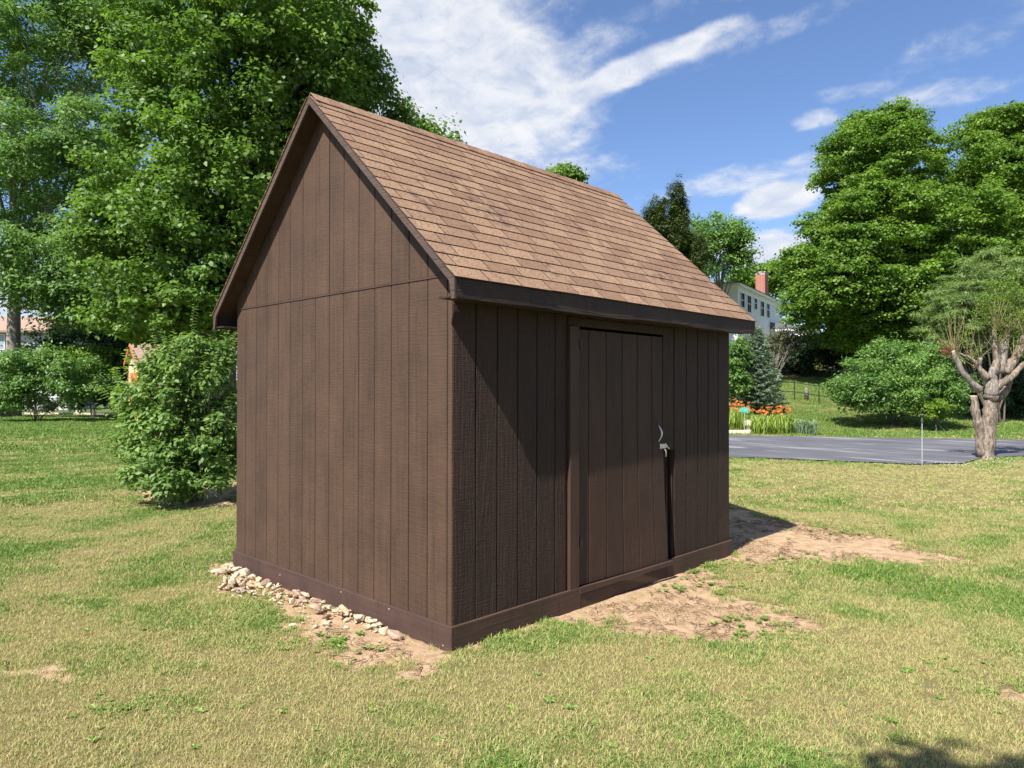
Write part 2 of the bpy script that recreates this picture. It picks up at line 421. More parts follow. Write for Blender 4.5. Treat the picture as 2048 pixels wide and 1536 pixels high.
me.polygons.foreach_set('use_smooth', np.ones(len(quads), bool))
a = me.attributes.new('dirt', 'FLOAT', 'POINT'); a.data.foreach_set('value', DM.ravel().astype(np.float32))
a = me.attributes.new('green', 'FLOAT', 'POINT'); a.data.foreach_set('value', green(GX, GY).ravel().astype(np.float32))
def lawn_mat():
    m, w, b = mat('lawn_soil_and_thatch')
    geo = w.node('ShaderNodeNewGeometry').outputs['Position']
    d = w.node('ShaderNodeAttribute', attribute_name='dirt').outputs['Fac']
    g = w.node('ShaderNodeAttribute', attribute_name='green').outputs['Fac']
    n1 = w.noise(geo, 45.0, 5.0, .7); n2 = w.noise(geo, 160.0, 3.0, .7); n3 = w.noise(geo, 9.0, 4.0, .6)
    gg = w.math('ADD', g, w.math('MULTIPLY', w.math('SUBTRACT', n1, .5), 1.0), clamp=True)
    grass = w.mix(gg, (.27, .225, .10), (.12, .155, .04))
    grass = w.mix(w.mapr(n2, .35, .6), w.mix(1.0, grass, (.42, .42, .38), 'MULTIPLY'), grass)
    soil = w.mix(w.mapr(n3, .3, .7), (.37, .242, .142), (.53, .375, .238))
    soil = w.mix(w.math('MULTIPLY', w.mapr(n2, .5, .75), .5), soil, (.60, .45, .31))
    soil = w.mix(w.math('MULTIPLY', w.mapr(n1, .55, .7), .55), soil, (.22, .125, .07))
    k = w.mapr(w.math('ADD', d, w.math('MULTIPLY', w.math('SUBTRACT', n1, .5), .5)), .35, .6)
    w.put(b.inputs['Base Color'], w.mix(k, grass, soil)); b.inputs['Roughness'].default_value = .95; b.inputs['Specular IOR Level'].default_value = .1
    bp = w.node('ShaderNodeBump'); bp.inputs['Strength'].default_value = .9; bp.inputs['Distance'].default_value = .02
    w.put(bp.inputs['Height'], w.math('ADD', n1, w.math('MULTIPLY', n2, .4))); w.l.new(bp.outputs[0], b.inputs['Normal'])
    return m
me.materials.append(lawn_mat())
lawn = link(bpy.data.objects.new('lawn', me)); tag(lawn, 'mown lawn half green half dry straw with bare sandy patches round the shed', None, kind='structure')

# driveway: sheet a little above the lawn, lawn edge proud of it
def road_mat():
    m, w, b = mat('worn_blue_grey_asphalt')
    geo = w.node('ShaderNodeNewGeometry').outputs['Position']
    mp = w.node('ShaderNodeMapping'); w.put(mp.inputs['Vector'], geo); mp.inputs['Rotation'].default_value = (0, 0, -YAW+.10); mp.inputs['Scale'].default_value = (.22, 1.3, 1)
    s = w.noise(mp.outputs[0], 1.1, 6.0, .6, 1.1)
    n = w.noise(geo, 90.0, 3.0, .7)
    c = w.mix(w.mapr(w.noise(geo, .6, 3.0), .3, .7), (.072, .072, .088), (.104, .103, .118))
    c = w.mix(w.math('MULTIPLY', w.mapr(s, .52, .66), .6), c, (.33, .33, .33))
    c = w.mix(w.math('MULTIPLY', w.mapr(n, .5, .7), .4), c, (.20, .20, .21))
    w.put(b.inputs['Base Color'], c); b.inputs['Roughness'].default_value = .85
    bp = w.node('ShaderNodeBump'); bp.inputs['Strength'].default_value = .5; bp.inputs['Distance'].default_value = .01
    w.put(bp.inputs['Height'], n); w.l.new(bp.outputs[0], b.inputs['Normal'])
    return m
near_e = [(-1.2, 19.6), (2, 18.7), (5.0, 17.75), (7.2, 16.85), (8.9, 16.05), (10.2, 16.3), (11.6, 17.7), (13.5, 18.3), (19, 19.4), (60, 24)]
far_e = [(-1.2, 28.0), (2, 27.2), (6, 26.3), (8.5, 25.7), (10.5, 25.2), (12.5, 24.8), (14.5, 24.4), (17.0, 23.9), (22, 23.6), (60, 29)]
m = MB()
vs = []
NS = 8
def lerp_poly(pl, t):
    t = t*(len(pl)-1); i = min(int(t), len(pl)-2); u = t-i
    return (pl[i][0]*(1-u)+pl[i+1][0]*u, pl[i][1]*(1-u)+pl[i+1][1]*u)
K = 160
for q in range(K+1):
    A = lerp_poly(near_e, q/K); B = lerp_poly(far_e, q/K)
    wob = .07*(float(vnoise(np.array([q*.9]), np.array([0.]), 1)[0])-.5)
    for s in range(NS+1):
        u = s/NS; p = cw(A[0]*(1-u)+B[0]*u, A[1]*(1-u)+B[1]*u+wob)
        vs.append((p[0], p[1], gz(p[0], p[1])+.03))
fs = [(q*(NS+1)+s, (q+1)*(NS+1)+s, (q+1)*(NS+1)+s+1, q*(NS+1)+s+1) for q in range(K) for s in range(NS)]
m.add(vs, fs)
drv = m.build('driveway', road_mat()); tag(drv, 'blue grey asphalt driveway with pale worn streaks crossing behind the shed', None, kind='structure')
ROAD = [cw(*p) for p in near_e]+[cw(*p) for p in far_e[::-1]]
ROAD = [np.array([p[0], p[1], 0]) for p in ROAD]

# ------------------------------------------------------------------ the shed
W, L, G, TR, SEAM, RH_, OF, OR, EX, EZ, FHT = 3.0771, 3.7427, .2032, .1512, 2.4276, 3.9865, .146, .191, .184, 2.3827, .1406
shed = empty('shed', (-W/2, L/2, 0), label='dark brown wooden shed with steep tan shingled roof standing on the lawn', cat='shed')
def sp(mb, name, mt, parent=shed, **k):
    o = mb.build(name, mt, parent, **k)
    if parent is shed: o.location = (W/2, -L/2, 0)
    return o
run = W/2+EX; slope = (RH_-EZ)/run; ang = math.atan(slope)
def roof_z(x): return RH_-abs(x+W/2)*slope
random.seed(4)
# gable boards (front) : grooves at -(0.0505+G k)
og = .0505; edges = [-.0]+[-(og+G*k) for k in range(15)]+[-W]
def ychamf_board(name, x0, x1, zlo, top, mt):
    """board on the plane y=0 facing -y between x0>x1, top is a function of x"""
    g = .0042; c = .003; t = .011
    xs = [x1+g, x0-g]
    mb = MB()
    def col_(x, dy): return [(x, dy, zlo), (x, dy, top(x))]
    P = []
    for x, dy in ((xs[0], t), (xs[0], c), (xs[0]+c, 0), (xs[1]-c, 0), (xs[1], c), (xs[1], t)):
        P += [(x, dy, zlo), (x, dy, top(x))]
    apex = None
    fs = []
    for k in range(5): fs.append((2*k, 2*k+2, 2*k+3, 2*k+1))
    fs.append((1, 3, 5, 7, 9, 11)); fs.append((0, 10, 8, 6, 4, 2))
    mb.add(P, fs)
    return sp(mb, name, mt)
under = lambda x: roof_z(x)-.055
for k in range(len(edges)-1):
    x0, x1 = edges[k], edges[k+1]
    if k == 0: x0 = -.0015
    ychamf_board('siding_board', x0, x1, TR-.05, lambda x: min(SEAM-.004, under(x)), M['gable_board'])
    t0, t1 = under(x0), under(x1)
    if max(t0, t1) > SEAM+.02:
        if x1 < -W/2 < x0:
            for a, b in ((x0, -W/2), (-W/2, x1)):
                pass
            g = .0042
            mb = MB(); mb.prism([(x0-g, 0, SEAM+.004), (x1+g, 0, SEAM+.004), (x1+g, 0, under(x1)), (-W/2, 0, under(-W/2)), (x0-g, 0, under(x0))], (0, .011, 0))
            sp(mb, 'siding_board', M['gable_board'])
        elif min(t0, t1) > SEAM+.004:
            ychamf_board('siding_board', x0, x1, SEAM+.004, under, M['gable_board'])
        else:
            xa = x1 if t1 > t0 else x0
            xc = -W/2+math.copysign((RH_-.055-SEAM-.004)/slope, xa+W/2) if False else (-W/2+(RH_-.055-SEAM-.004)/slope*(1 if xa > -W/2 else -1))
            mb = MB(); mb.prism([(xa, 0, SEAM+.004), (xc, 0, SEAM+.004), (xa, 0, under(xa))], (0, .011, 0)); sp(mb, 'siding_board', M['gable_board'])
# seam flashing strip
mb = MB(); mb.box((-W+.0, -.006, SEAM-.010), (-.001, .004, SEAM+.001)); sp(mb, 'seam_strip', M['trim_x'])
# sheathing behind (walls of the shed)
mb = MB()
z0 = -.04
def wallpoly(y): return [(-W+.008, y, z0), (-.008, y, z0), (-.008, y, under(0)+.01), (-W/2, y, under(-W/2)+.0), (-W+.008, y, under(-W)+.01)]
mb.prism(wallpoly(.009), (0, .03, 0)); sp(mb, 'end_wall_sheathing', M['gable_board'])
mb = MB(); mb.prism(wallpoly(L-.04), (0, .03, 0)); sp(mb, 'end_wall_sheathing', M['gable_board'])
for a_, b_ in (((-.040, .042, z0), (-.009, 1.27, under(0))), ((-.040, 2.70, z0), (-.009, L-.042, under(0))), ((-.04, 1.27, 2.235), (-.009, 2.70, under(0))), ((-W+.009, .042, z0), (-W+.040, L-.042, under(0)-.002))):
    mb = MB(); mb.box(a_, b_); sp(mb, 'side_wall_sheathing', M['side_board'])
mb = MB(); mb.box((-.30, 1.20, z0), (-.26, 2.75, 2.4)); sp(mb, 'dark_room_partition', M['dark'])
mb = MB(); mb.box((-W+.05, .05, -.03), (-.02, L-.05, .06)); sp(mb, 'floor', M['dark'])
# long side boards (plane x = 0 facing +x)
def xboard(name, y0, y1, zlo, zhi, mt, parent=shed, t=.011, c=.004, g=.0045, f=None, sub=1, x=0.0):
    mb = MB(); f = f or (lambda y, z: 0.0)
    prof = [(y0+g, -t), (y0+g, -c), (y0+g+c, 0), (y1-g-c, 0), (y1-g, -c), (y1-g, -t)]
    zs = [zlo+(zhi-zlo)*k/sub for k in range(sub+1)]; n = 6; V = []
    for z in zs:
        for (y, dx) in prof: V.append((x+dx+f(y, z), y, z))
    F = []
    for k in range(sub):
        for j in range(5): F.append((k*n+j, k*n+j+1, (k+1)*n+j+1, (k+1)*n+j))
        F.append((k*n+5, k*n, (k+1)*n, (k+1)*n+5))
    F.append(tuple(range(n))[::-1]); F.append(tuple(sub*n+j for j in range(n)))
    mb.add(V, F)
    if parent is shed: return sp(mb, name, mt)
    return mb.build(name, mt, parent)
top = under(0)-.003
ys = [.0, .208, .4112, .6144, .8176, 1.0208, 1.150]
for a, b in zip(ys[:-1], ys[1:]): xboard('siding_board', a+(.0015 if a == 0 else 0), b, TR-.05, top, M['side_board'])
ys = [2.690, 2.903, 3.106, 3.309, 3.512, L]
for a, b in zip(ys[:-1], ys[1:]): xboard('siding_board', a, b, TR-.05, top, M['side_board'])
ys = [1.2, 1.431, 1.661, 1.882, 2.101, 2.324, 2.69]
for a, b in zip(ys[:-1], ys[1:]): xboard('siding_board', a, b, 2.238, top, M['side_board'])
# rear and far walls, joined panels (not seen from here)
for k in range(18):
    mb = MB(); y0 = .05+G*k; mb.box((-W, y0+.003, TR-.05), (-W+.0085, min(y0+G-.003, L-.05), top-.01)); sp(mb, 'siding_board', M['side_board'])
for k in range(15):
    x0 = -.03-G*k; x1 = max(x0-G, -W+.02); mb = MB()
    tp = min(under(x0), under(x1))
    mb.box((x1+.003, L-.0095, TR-.05), (x0-.003, L, tp)); sp(mb, 'siding_board', M['gable_board'])
# door frame
mb = MB(); mb.box((-.045, 1.172, .135), (.021, 1.283, 2.165)); sp(mb, 'door_jamb', M['trim_z'], bevel=.003)
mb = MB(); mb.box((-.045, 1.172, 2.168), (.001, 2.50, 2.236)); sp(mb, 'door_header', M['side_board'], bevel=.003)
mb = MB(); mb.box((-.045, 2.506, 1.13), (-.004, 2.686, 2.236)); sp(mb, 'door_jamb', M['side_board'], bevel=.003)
mb = MB(); mb.box((-.085, 2.46, .10), (-.060, 2.688, 1.128)); sp(mb, 'door_jamb', M['dark'])
mb = MB(); mb.prism([(-.03, 2.575, .11), (-.03, 2.618, .11), (-.03, 2.604, .45), (-.03, 2.592, 1.02)], (.012, 0, 0)); sp(mb, 'splintered_strip', M['trim_z'])
mb = MB(); mb.box((-.0445, 2.668, .10), (-.013, 2.686, 1.128)); sp(mb, 'door_jamb', M['side_board'])
mb = MB(); mb.box((-.0735, 1.152, .12), (-.05, 1.171, 2.236)); sp(mb, 'corner_filler', M['dark'])
# door, warped: its lower free corner stands out from the wall
door = bpy.data.objects.new('door', None); door.empty_display_size = .1; link(door, shed); door.location = (W/2, -L/2+1.287, 0)
Dy = 1.287
def warp(y, z): return .062*((y)/1.2)**1.4*max(0, (1.45-z)/1.35)**1.3
dy = [0, .144, .374, .595, .814, 1.037, 1.213]
for a, b in zip(dy[:-1], dy[1:]):
    xboard('door_board', a, b, .155, 2.145, M['door_board'], door, t=.018, g=.0038, c=.003, f=warp, sub=14, x=-.004)
mb = MB()
V = []; n = 14
for k in range(n+1):
    z = .16+1.98*k/n
    for y in (.02, 1.19):
        V += [(-.030+warp(y, z), y, z), (-.0235+warp(y, z), y, z)]
F = []
for k in range(n):
    q = 4*k; F += [(q, q+4, q+6, q+2), (q+1, q+3, q+7, q+5), (q, q+1, q+5, q+4), (q+2, q+6, q+7, q+3)]
mb.add(V, F); mb.build('door_backing', M['door_board'], door)
mb = MB(); a0, a1 = warp(0, .14), warp(1.22, .14)
mb.prism([(.001+a0, .0, .098), (.001+a1, 1.235, .122), (.001+a1, 1.235, .158), (.001+a0, 0, .148)], (.028, 0, 0)); mb.build('bottom_rail', M['trim_y'], door, bevel=.002)
# handle
hx = warp(1.1, 1.3)-.004
M['steel'] = simple('dull_white_metal', (.62, .60, .55), .35, .6, .1); M['rust'] = simple('rusty_iron', (.05, .035, .03), .7, .3)
mb = MB(); pts = [(hx+.002+.032*math.sin(PI*t), 1.135+.006*math.sin(PI*t), 1.36-.145*t) for t in np.linspace(0, 1, 11)]
mb.tube(pts, [.004, .006, .007, .008, .0085, .0085, .0085, .008, .007, .006, .004], 8); mb.build('door_handle', M['steel'], door, True)
for zc in (1.372, 1.205): boxo('handle_plate', (hx, 1.115, zc-.014), (hx+.004, 1.150, zc+.014), M['rust'], door)
mb = MB(); mb.box((hx+.0, 1.155, 1.148), (hx+.010, 1.172, 1.196)); mb.box((hx+.004, 1.172, 1.152), (hx+.010, 1.262, 1.192))
hasp = mb.build('hasp', M['steel'], door, bevel=.002)
mb = MB(); mb.tube([(hx+.012, 1.245, 1.176), (hx+.014, 1.27, 1.16), (hx+.012, 1.30, 1.143)], .0048, 6); mb.tube([(hx+.012, 1.215, 1.15), (hx+.022, 1.225, 1.13), (hx+.014, 1.243, 1.115), (hx+.014, 1.242, 1.075)], [.003, .004, .006, .004], 6)
mb.tube([(hx+.004, 1.262, 1.172), (hx+.022, 1.255, 1.172), (hx+.022, 1.24, 1.172), (hx+.008, 1.235, 1.172)], .0035, 6)
mb.build('cord', simple('pale_cord', (.68, .66, .6), .8), door, True)
boxo('hinge', (.004, .015, 1.985), (.012, .045, 2.075), M['rust'], door); boxo('hinge', (.004, .015, .45), (.012, .045, .53), M['rust'], door)
# skirt boards
mb = MB(); mb.box((-W-.026, -.024, .0-.03), (.0235, .0, TR)); sp(mb, 'skirt_board', M['trim_x'], bevel=.003)
mb = MB(); mb.box((.0005, .0012, -.03), (.0235, 1.300, TR-.0012)); sp(mb, 'skirt_board', M['trim_y'], bevel=.003)
mb = MB(); mb.box((.000, 1.302, -.03), (.020, 2.518, TR-.058)); sp(mb, 'skirt_board', M['trim_y'], bevel=.003)
mb = MB(); mb.box((.0005, 2.52, -.03), (.0235, L+.022, TR-.002)); sp(mb, 'skirt_board', M['trim_y'], bevel=.003)
mb = MB(); mb.box((-W-.026, .002, -.03), (-W-.001, L+.0, TR)); sp(mb, 'skirt_board', M['trim_y'], bevel=.003)
mb = MB(); mb.box((-W-.026, L+.001, -.03), (-.001, L+.022, TR)); sp(mb, 'skirt_board', M['trim_x'], bevel=.003)
for px, py in ((682, 1184), (778, 1218), (886, 1291), (560, 1150)):
    ry = _F+_R*(px-1024)/FPX-_U*(py-768)/FPX; t = (-.0245-CAM[1])/ry[1]; p = CAM+ry*t
    mb = MB(); mb.tube([(p[0], -.022, p[2]), (p[0], -.0262, p[2])], [.0055, .0048], 8); sp(mb, 'nail_head', simple('pale_nail_head', (.55, .5, .45), .5, .3))
# roof deck (two slabs), fascia, rakes
cs, sn = math.cos(ang), math.sin(ang)
for sgn in (1, -1):
    mb = MB(); xr = -W/2; t = .022; dz0 = .012
    a = (xr, -OF+.018, RH_-dz0); b = (xr+sgn*(run-.004), -OF+.018, EZ-dz0+.004*slope)
    mb.prism([a, b, (b[0], b[1], b[2]-t/cs), (a[0], a[1], a[2]-t/cs)], (0, L+OF+OR-.036, 0)); sp(mb, 'roof_deck', M['trim_y'])
    # rake boards front and rear
    for yy, nm in ((-OF, 'rake_board'), (L+OR-.017, 'rake_board')):
        mb = MB(); h = .066
        mb.prism([(xr+sgn*.0, yy, RH_-dz0+.001), (xr+sgn*(run-.0), yy, EZ-dz0+.001), (xr+sgn*(run-.0), yy, EZ-FHT-.004), (xr+sgn*(run-.0)-sgn*.030, yy, EZ-FHT-.004), (xr+sgn*(run-.0)-sgn*.052, yy, EZ-h-.012+.052*slope), (xr, yy, RH_-h-.012)], (0, .017, 0))
        sp(mb, nm, M['rake'])
    # fascia board along the eave with a slightly wavy lower edge
    mb = MB(); V = []; n = 24; x0 = xr+sgn*(run-.020); x1 = xr+sgn*(run-.001)
    for k in range(n+1):
        y = -OF+.018+(L+OF+OR-.036)*k/n; wv = .010*math.sin(k*.55)*math.sin(PI*k/n)+.004*math.sin(k*1.7)
        if sgn < 0: wv = 0
        zt = EZ-.014; zb = EZ-FHT+wv*.8
        V += [(x0, y, zb), (x1, y, zb), (x1, y, zt), (x0, y, zt)]
    F = [(0, 1, 2, 3), (4*n+3, 4*n+2, 4*n+1, 4*n)]
    for k in range(n):
        q = 4*k
        for j in range(4): F.append((q+j, q+4+j, q+4+(j+1) % 4, q+(j+1) % 4))
    mb.add(V, F); sp(mb, 'fascia_board', M['fascia'])
    # soffit boards under front and rear overhang, and along the eave
    mb = MB(); xx0, xx1 = sorted((xr+sgn*(W/2+.012), xr+sgn*(run-.021)))
    mb.box((xx0, -OF+.019, EZ-FHT+.008), (xx1, L+OR-.019, EZ-FHT+.020)); sp(mb, 'soffit', M['fascia'])
# shingles: courses of tabs, each its own object
tabL = .3048; expo = .1285; slen = run/cs; nc = int(slen/expo)
tm = {}
def shingle_mesh(wd):
    key = round(wd, 3)
    if key in tm: return tm[key]
    g = .0045; ln = expo+.035; t = .0075; mb = MB()
    mb.add([(g, 0, 0.0), (wd-g, 0, 0.0), (wd-g, ln, -.0040), (g, ln, -.0040), (g, 0, t), (wd-g, 0, t), (wd-g, ln, -.0010), (g, ln, -.0010)],
           [(0, 3, 2, 1), (4, 5, 6, 7), (0, 1, 5, 4), (1, 2, 6, 5), (2, 3, 7, 6), (3, 0, 4, 7)])
    tm[key] = mb.mesh('shingle', M['shingle']); tm[key].materials.append(M['shingle_edge'])
    for p_ in tm[key].polygons: p_.material_index = 0 if p_.index == 1 else 1
    return tm[key]
ysh0, ysh1 = -OF-.012, L+OR+.012
for sgn in (1, -1):
    for c in range(nc):
        s = -.016+c*expo
        if sgn > 0:
            y = ysh0-((c*.1524+.05*((c*7) % 3)) % tabL)
            while y < ysh1:
                a, b = max(y, ysh0), min(y+tabL, ysh1); y += tabL
                if b-a < .02: continue
                me_ = shingle_mesh(b-a); o = bpy.data.objects.new('shingle', me_); link(o, shed)
                ex = Vector((0, 1, 0)); ey = Vector((-cs, 0, sn)); ez = Vector((sn, 0, cs))
                jit = random.uniform(-.0025, .0025)
                loc = Vector((-W/2+run, a, EZ))+ey*(s+jit)-ez*.003
                o.matrix_local = Matrix.Translation(Vector((W/2, -L/2, 0))) @ Matrix.Translation(loc) @ Matrix((ex, ey, ez)).transposed().to_4x4() @ Matrix.Rotation(random.uniform(-.004, .006), 4, 'X')
# far slope: one stuff part (never seen)
mb = MB()
for c in range(nc):
    s = -.016+c*expo; y = ysh0-((c*.1524) % tabL)
    while y < ysh1:
        a, b = max(y, ysh0), min(y+tabL, ysh1); y += tabL
        if b-a < .02: continue
        ey = np.array([cs, 0, sn]); ez = np.array([-sn, 0, cs]); o0 = np.array([-W/2-run, 0, EZ])+ey*s-ez*.003
        P = []
        for (yy, uu, tt) in ((a+.002, 0, 0), (b-.002, 0, 0), (b-.002, expo+.03, -.004), (a+.002, expo+.03, -.004), (a+.002, 0, .0055), (b-.002, 0, .0055), (b-.002, expo+.03, -.001), (a+.002, expo+.03, -.001)):
            P.append(o0+ey*uu+ez*tt+np.array([0, yy, 0]))
        mb.add(P, [(0, 1, 2, 3), (4, 7, 6, 5), (0, 4, 5, 1), (1, 5, 6, 2), (2, 6, 7, 3), (3, 7, 4, 0)])
o = sp(mb, 'far_slope_shingles', M['shingle']); o['kind'] = 'stuff'
# ridge caps
cap = MB(); wd = .115; ln = .165
V = []
for yy, lift in ((0, .0095), (ln, .004)):
    for (u, th) in ((-wd, 0), (0, 0), (wd, 0)):
        z = -abs(u)*sn+lift; x = u*cs
        V += [(x, yy, z), (x, yy, z+.005)]
F = []
for j in range(2):
    a = 2*j
    F += [(a+1, a+3, a+9, a+7), (a, a+6, a+8, a+2), (a, a+2, a+3, a+1), (a+6, a+7, a+9, a+8)]
F += [(0, 1, 7, 6), (4, 10, 11, 5)]
cap.add(V, F); capm = cap.mesh('ridge_cap', M['shingle'])
y = ysh1-ln
k = 0
while y > ysh0-.02:
    o = bpy.data.objects.new('ridge_cap', capm); link(o, shed); o.location = (W/2-W/2, -L/2+max(y, ysh0), RH_+.002+random.uniform(0, .002)); y -= .135
    o.rotation_euler = (0, random.uniform(-.01, .01), random.uniform(-.008, .008)); k += 1

# ------------------------------------------------------------------ leaves and trees
def unit(v): return v/(np.linalg.norm(v, axis=-1, keepdims=True)+1e-9)
def leaf_object(name, P, N, T, size, aspect, mt, parent, rng, fold=.25, kind=None, rnd=None):
    """P centres, N normals, T tip directions; each leaf = two triangles folded on the midrib"""
    n = len(P); T = unit(T-N*np.sum(T*N, 1, keepdims=True)); B = np.cross(N, T)
    s = size[:, None]; wv = s*aspect*.5
    co = np.empty((n, 4, 3))
    co[:, 0] = P-T*s*.5; co[:, 2] = P+T*s*.5
    co[:, 1] = P+B*wv+N*wv*fold-T*s*.06; co[:, 3] = P-B*wv+N*wv*fold-T*s*.06
    i = np.arange(n)[:, None]*4
    f = np.stack([i+np.array([0, 1, 2]), i+np.array([0, 2, 3])], 1).reshape(-1, 3)
    me = bpy.data.meshes.new(name); fast_mesh(me, co.reshape(-1, 3), f)
    r = rng.random(n) if rnd is None else rnd
    a = me.attributes.new('rnd', 'FLOAT', 'FACE'); a.data.foreach_set('value', np.repeat(r, 2).astype(np.float32))
    me.materials.append(mt)
    o = bpy.data.objects.new(name, me); link(o, parent)
    if kind: o['kind'] = kind
    return o
def ellipsoid(px, py, rx, ry, depth, rd):
    c = wp(px, py, depth); return c, rx*depth/FPX, ry*depth/FPX, rd
def lobes_in(ells, n, rng, lo=.55, hi=1.0):
    vol = np.array([e[1]*e[2]*e[3] for e in ells])**.67; vol /= vol.sum(); out = []
    for e, k in zip(ells, np.maximum(1, (vol*n)).astype(int)):
        d = unit(rng.normal(size=(k, 3))); r = (rng.uniform(lo**3, hi**3, k)**(1/3))[:, None]
        d = d*r
        out.append(e[0]+d[:, :1]*RH*e[1]+d[:, 1:2]*np.array([0, 0, 1])*e[2]+d[:, 2:]*FH*e[3])
    return np.concatenate(out)
def crown(C, R, per, size, rng, flat=.62, up=.65, fill=.16, droop=.35, spread=.16):
    k = len(C); idx = np.repeat(np.arange(k), per); n = len(idx)
    d = unit(rng.normal(size=(n, 3)))
    flip = (d[:, 2] < -.1) & (rng.random(n) < .75); d[flip, 2] *= -1
    shp = rng.uniform(.6, 1.35, (k, 3))[idx]
    rr = np.where(rng.random(n) < fill, rng.random(n)**.5*.8, rng.normal(.93, spread, n))[:, None]
    out = rng.random(n) < .10; rr = np.where(out, rng.uniform(1.0, 1.55, n), rr[:, 0])[:, None]
    Rr = R[idx][:, None]
    P = C[idx]+d*rr*Rr*shp*np.array([1, 1, flat])
    N = unit(d*.55+np.array([0, 0, up])+rng.normal(size=(n, 3))*.42)
    T = unit(d*np.array([1, 1, .2])+rng.normal(size=(n, 3))*.6-np.array([0, 0, droop]))
    return P, N, T, size*rng.uniform(.65, 1.25, n)
def limbs(mb, base, C, rng, r0, height, n_limb=14, twig=2, sides=6, lean=(0, 0), tmin=.18):
    """trunk rising from base, limbs leaving it towards lobe centres"""
    top_ = base+np.array([lean[0], lean[1], height])
    pts = []; rad = []
    for t in np.linspace(0, 1, 9):
        w_ = np.array([math.sin(t*5+base[0])*.12, math.cos(t*4+base[1])*.12, 0])*height*.08
        pts.append(base*(1-t)+top_*t+w_*t); rad.append(r0*(1.25 if t == 0 else 1-.8*t))
    mb.tube(pts, rad, 9)
    sel = rng.choice(len(C), min(n_limb, len(C)), replace=False)
    for i in sel:
        c = C[i]; t = np.clip((c[2]-base[2])/height*.55-.05+rng.uniform(-.05, .1), tmin, .9)
        q = t*8; a = int(q); s = pts[a]*(1-(q-a))+pts[min(a+1, 8)]*(q-a)
        ln = np.linalg.norm(c-s); m1 = s+(c-s)*.35+np.array([0, 0, ln*.10])+rng.normal(size=3)*ln*.03; m2 = s+(c-s)*.7+np.array([0, 0, ln*.08])+rng.normal(size=3)*ln*.04
        rl = r0*(1-.8*t)*.5
        mb.tube([s, m1, m2, c], [rl, rl*.7, rl*.4, rl*.15], sides, False)
        for _ in range(twig):
            dd_ = np.linalg.norm(C-m2, axis=1); near_ = np.argsort(dd_)[:14]; e = C[near_[rng.integers(len(near_))]]; mb.tube([m2, (m2+e)/2+rng.normal(size=3)*.02*ln, e], [rl*.35, rl*.22, rl*.08], 4, False)
def tree(name, label, cat, ells, nl, R, per, size, aspect, mt, bark, basepx, trunk_r, trunk_h, seed, group=None, flat=.62, up=.65, lean=(0, 0), n_limb=16, inner=.35, lo=.5, depth=None, fill=.16, spread=.16, base=None, twig=2, tmin=.18):
    rng = np.random.default_rng(seed)
    if base is None:
        p = wp(basepx[0], 777, depth); base = np.array([p[0], p[1], gz(p[0], p[1])])
    root = empty(name, tuple(base), label=label, cat=cat, group=group)
    E = [ellipsoid(*e) for e in ells]
    C = np.concatenate([lobes_in(E, nl, rng, lo, 1.0), lobes_in(E, int(nl*inner), rng, .1, lo)])
    C = C[C[:, 2] > base[2]+.25]
    Rr = rng.uniform(R[0], R[1], len(C))
    P, N, T, S = crown(C, Rr, per, size, rng, flat, up, fill, spread=spread)
    k = P[:, 2] > base[2]+.05
    P, N, T, S = P[k], N[k], T[k], S[k]
    o = leaf_object('crown', P-base, N, T, S, aspect, mt, root, rng, kind='stuff')
    mb = MB(); limbs(mb, np.zeros(3)-np.array([0, 0, .1]), C-base, rng, trunk_r, trunk_h, n_limb, twig, lean=lean, tmin=tmin)
    mb.build('trunk', bark, root, True)
    return root, C

# left side: two big trees and the darker tree behind the shed
tree('maple_tree', 'huge leafy green maple rising behind the left end of the shed roof', 'tree',
     [(500, 110, 270, 300, 20, 3.4), (400, 430, 215, 270, 19, 2.6), (690, 330, 200, 190, 22, 2.5), (640, 120, 130, 120, 21, 2.0), (840, 320, 95, 70, 23, 1.5), (610, 560, 200, 180, 22, 2.2), (340, 610, 130, 55, 19.5, 1.6), (240, 470, 90, 110, 20, 1.5), (425, 630, 70, 50, 20.5, 1.2), (320, 655, 110, 30, 21, 1.2), (250, 640, 60, 30, 21, 1)],
     1560, (.26, .56), 130, .130, .8, M['maple'], M['bark_dark'], (450, 0), .34, 11.5, 11, depth=20.5, n_limb=60, tmin=.26, flat=.8, up=.5, spread=.22)
tree('ash_tree', 'tall feathery blue green tree with pale trunk at the left edge', 'tree',
     [(70, 70, 210, 150, 41, 5), (30, 330, 200, 120, 40, 4.5), (190, 300, 100, 90, 40, 4), (60, 500, 170, 70, 39, 4), (230, 560, 110, 70, 39, 3), (250, 60, 100, 90, 41, 4), (90, 590, 110, 35, 39, 3), (300, 620, 130, 45, 39, 3), (190, 590, 90, 50, 39, 3), (140, 640, 70, 20, 39, 2)],
     900, (.5, 1.0), 150, .26, .42, M['ash'], M['bark_pale'], (22, 0), .44, 21.0, 12, depth=42, n_limb=30, inner=.12, lo=.4, flat=.7, spread=.24, lean=(.4, .2), tmin=.36)
tree('maple_tree', 'dense dark tree showing its top just above the middle of the shed ridge', 'tree',
     [(1122, 362, 38, 20, 36, 1.2), (1100, 420, 80, 40, 36, 2)],
     90, (.4, .65), 260, .17, .8, M['maple'], M['bark_dark'], (1110, 0), .3, 12, 13, depth=36, n_limb=8)
tree('shade_tree', 'maple standing behind the photographer whose shade falls on the near lawn', 'tree',
     [], 1, (.3, .5), 1, .13, .85, M['maple'], M['bark_dark'], None, .12, 5.0, 99, base=np.array([4.6, -7.0, 0.0])) if False else None
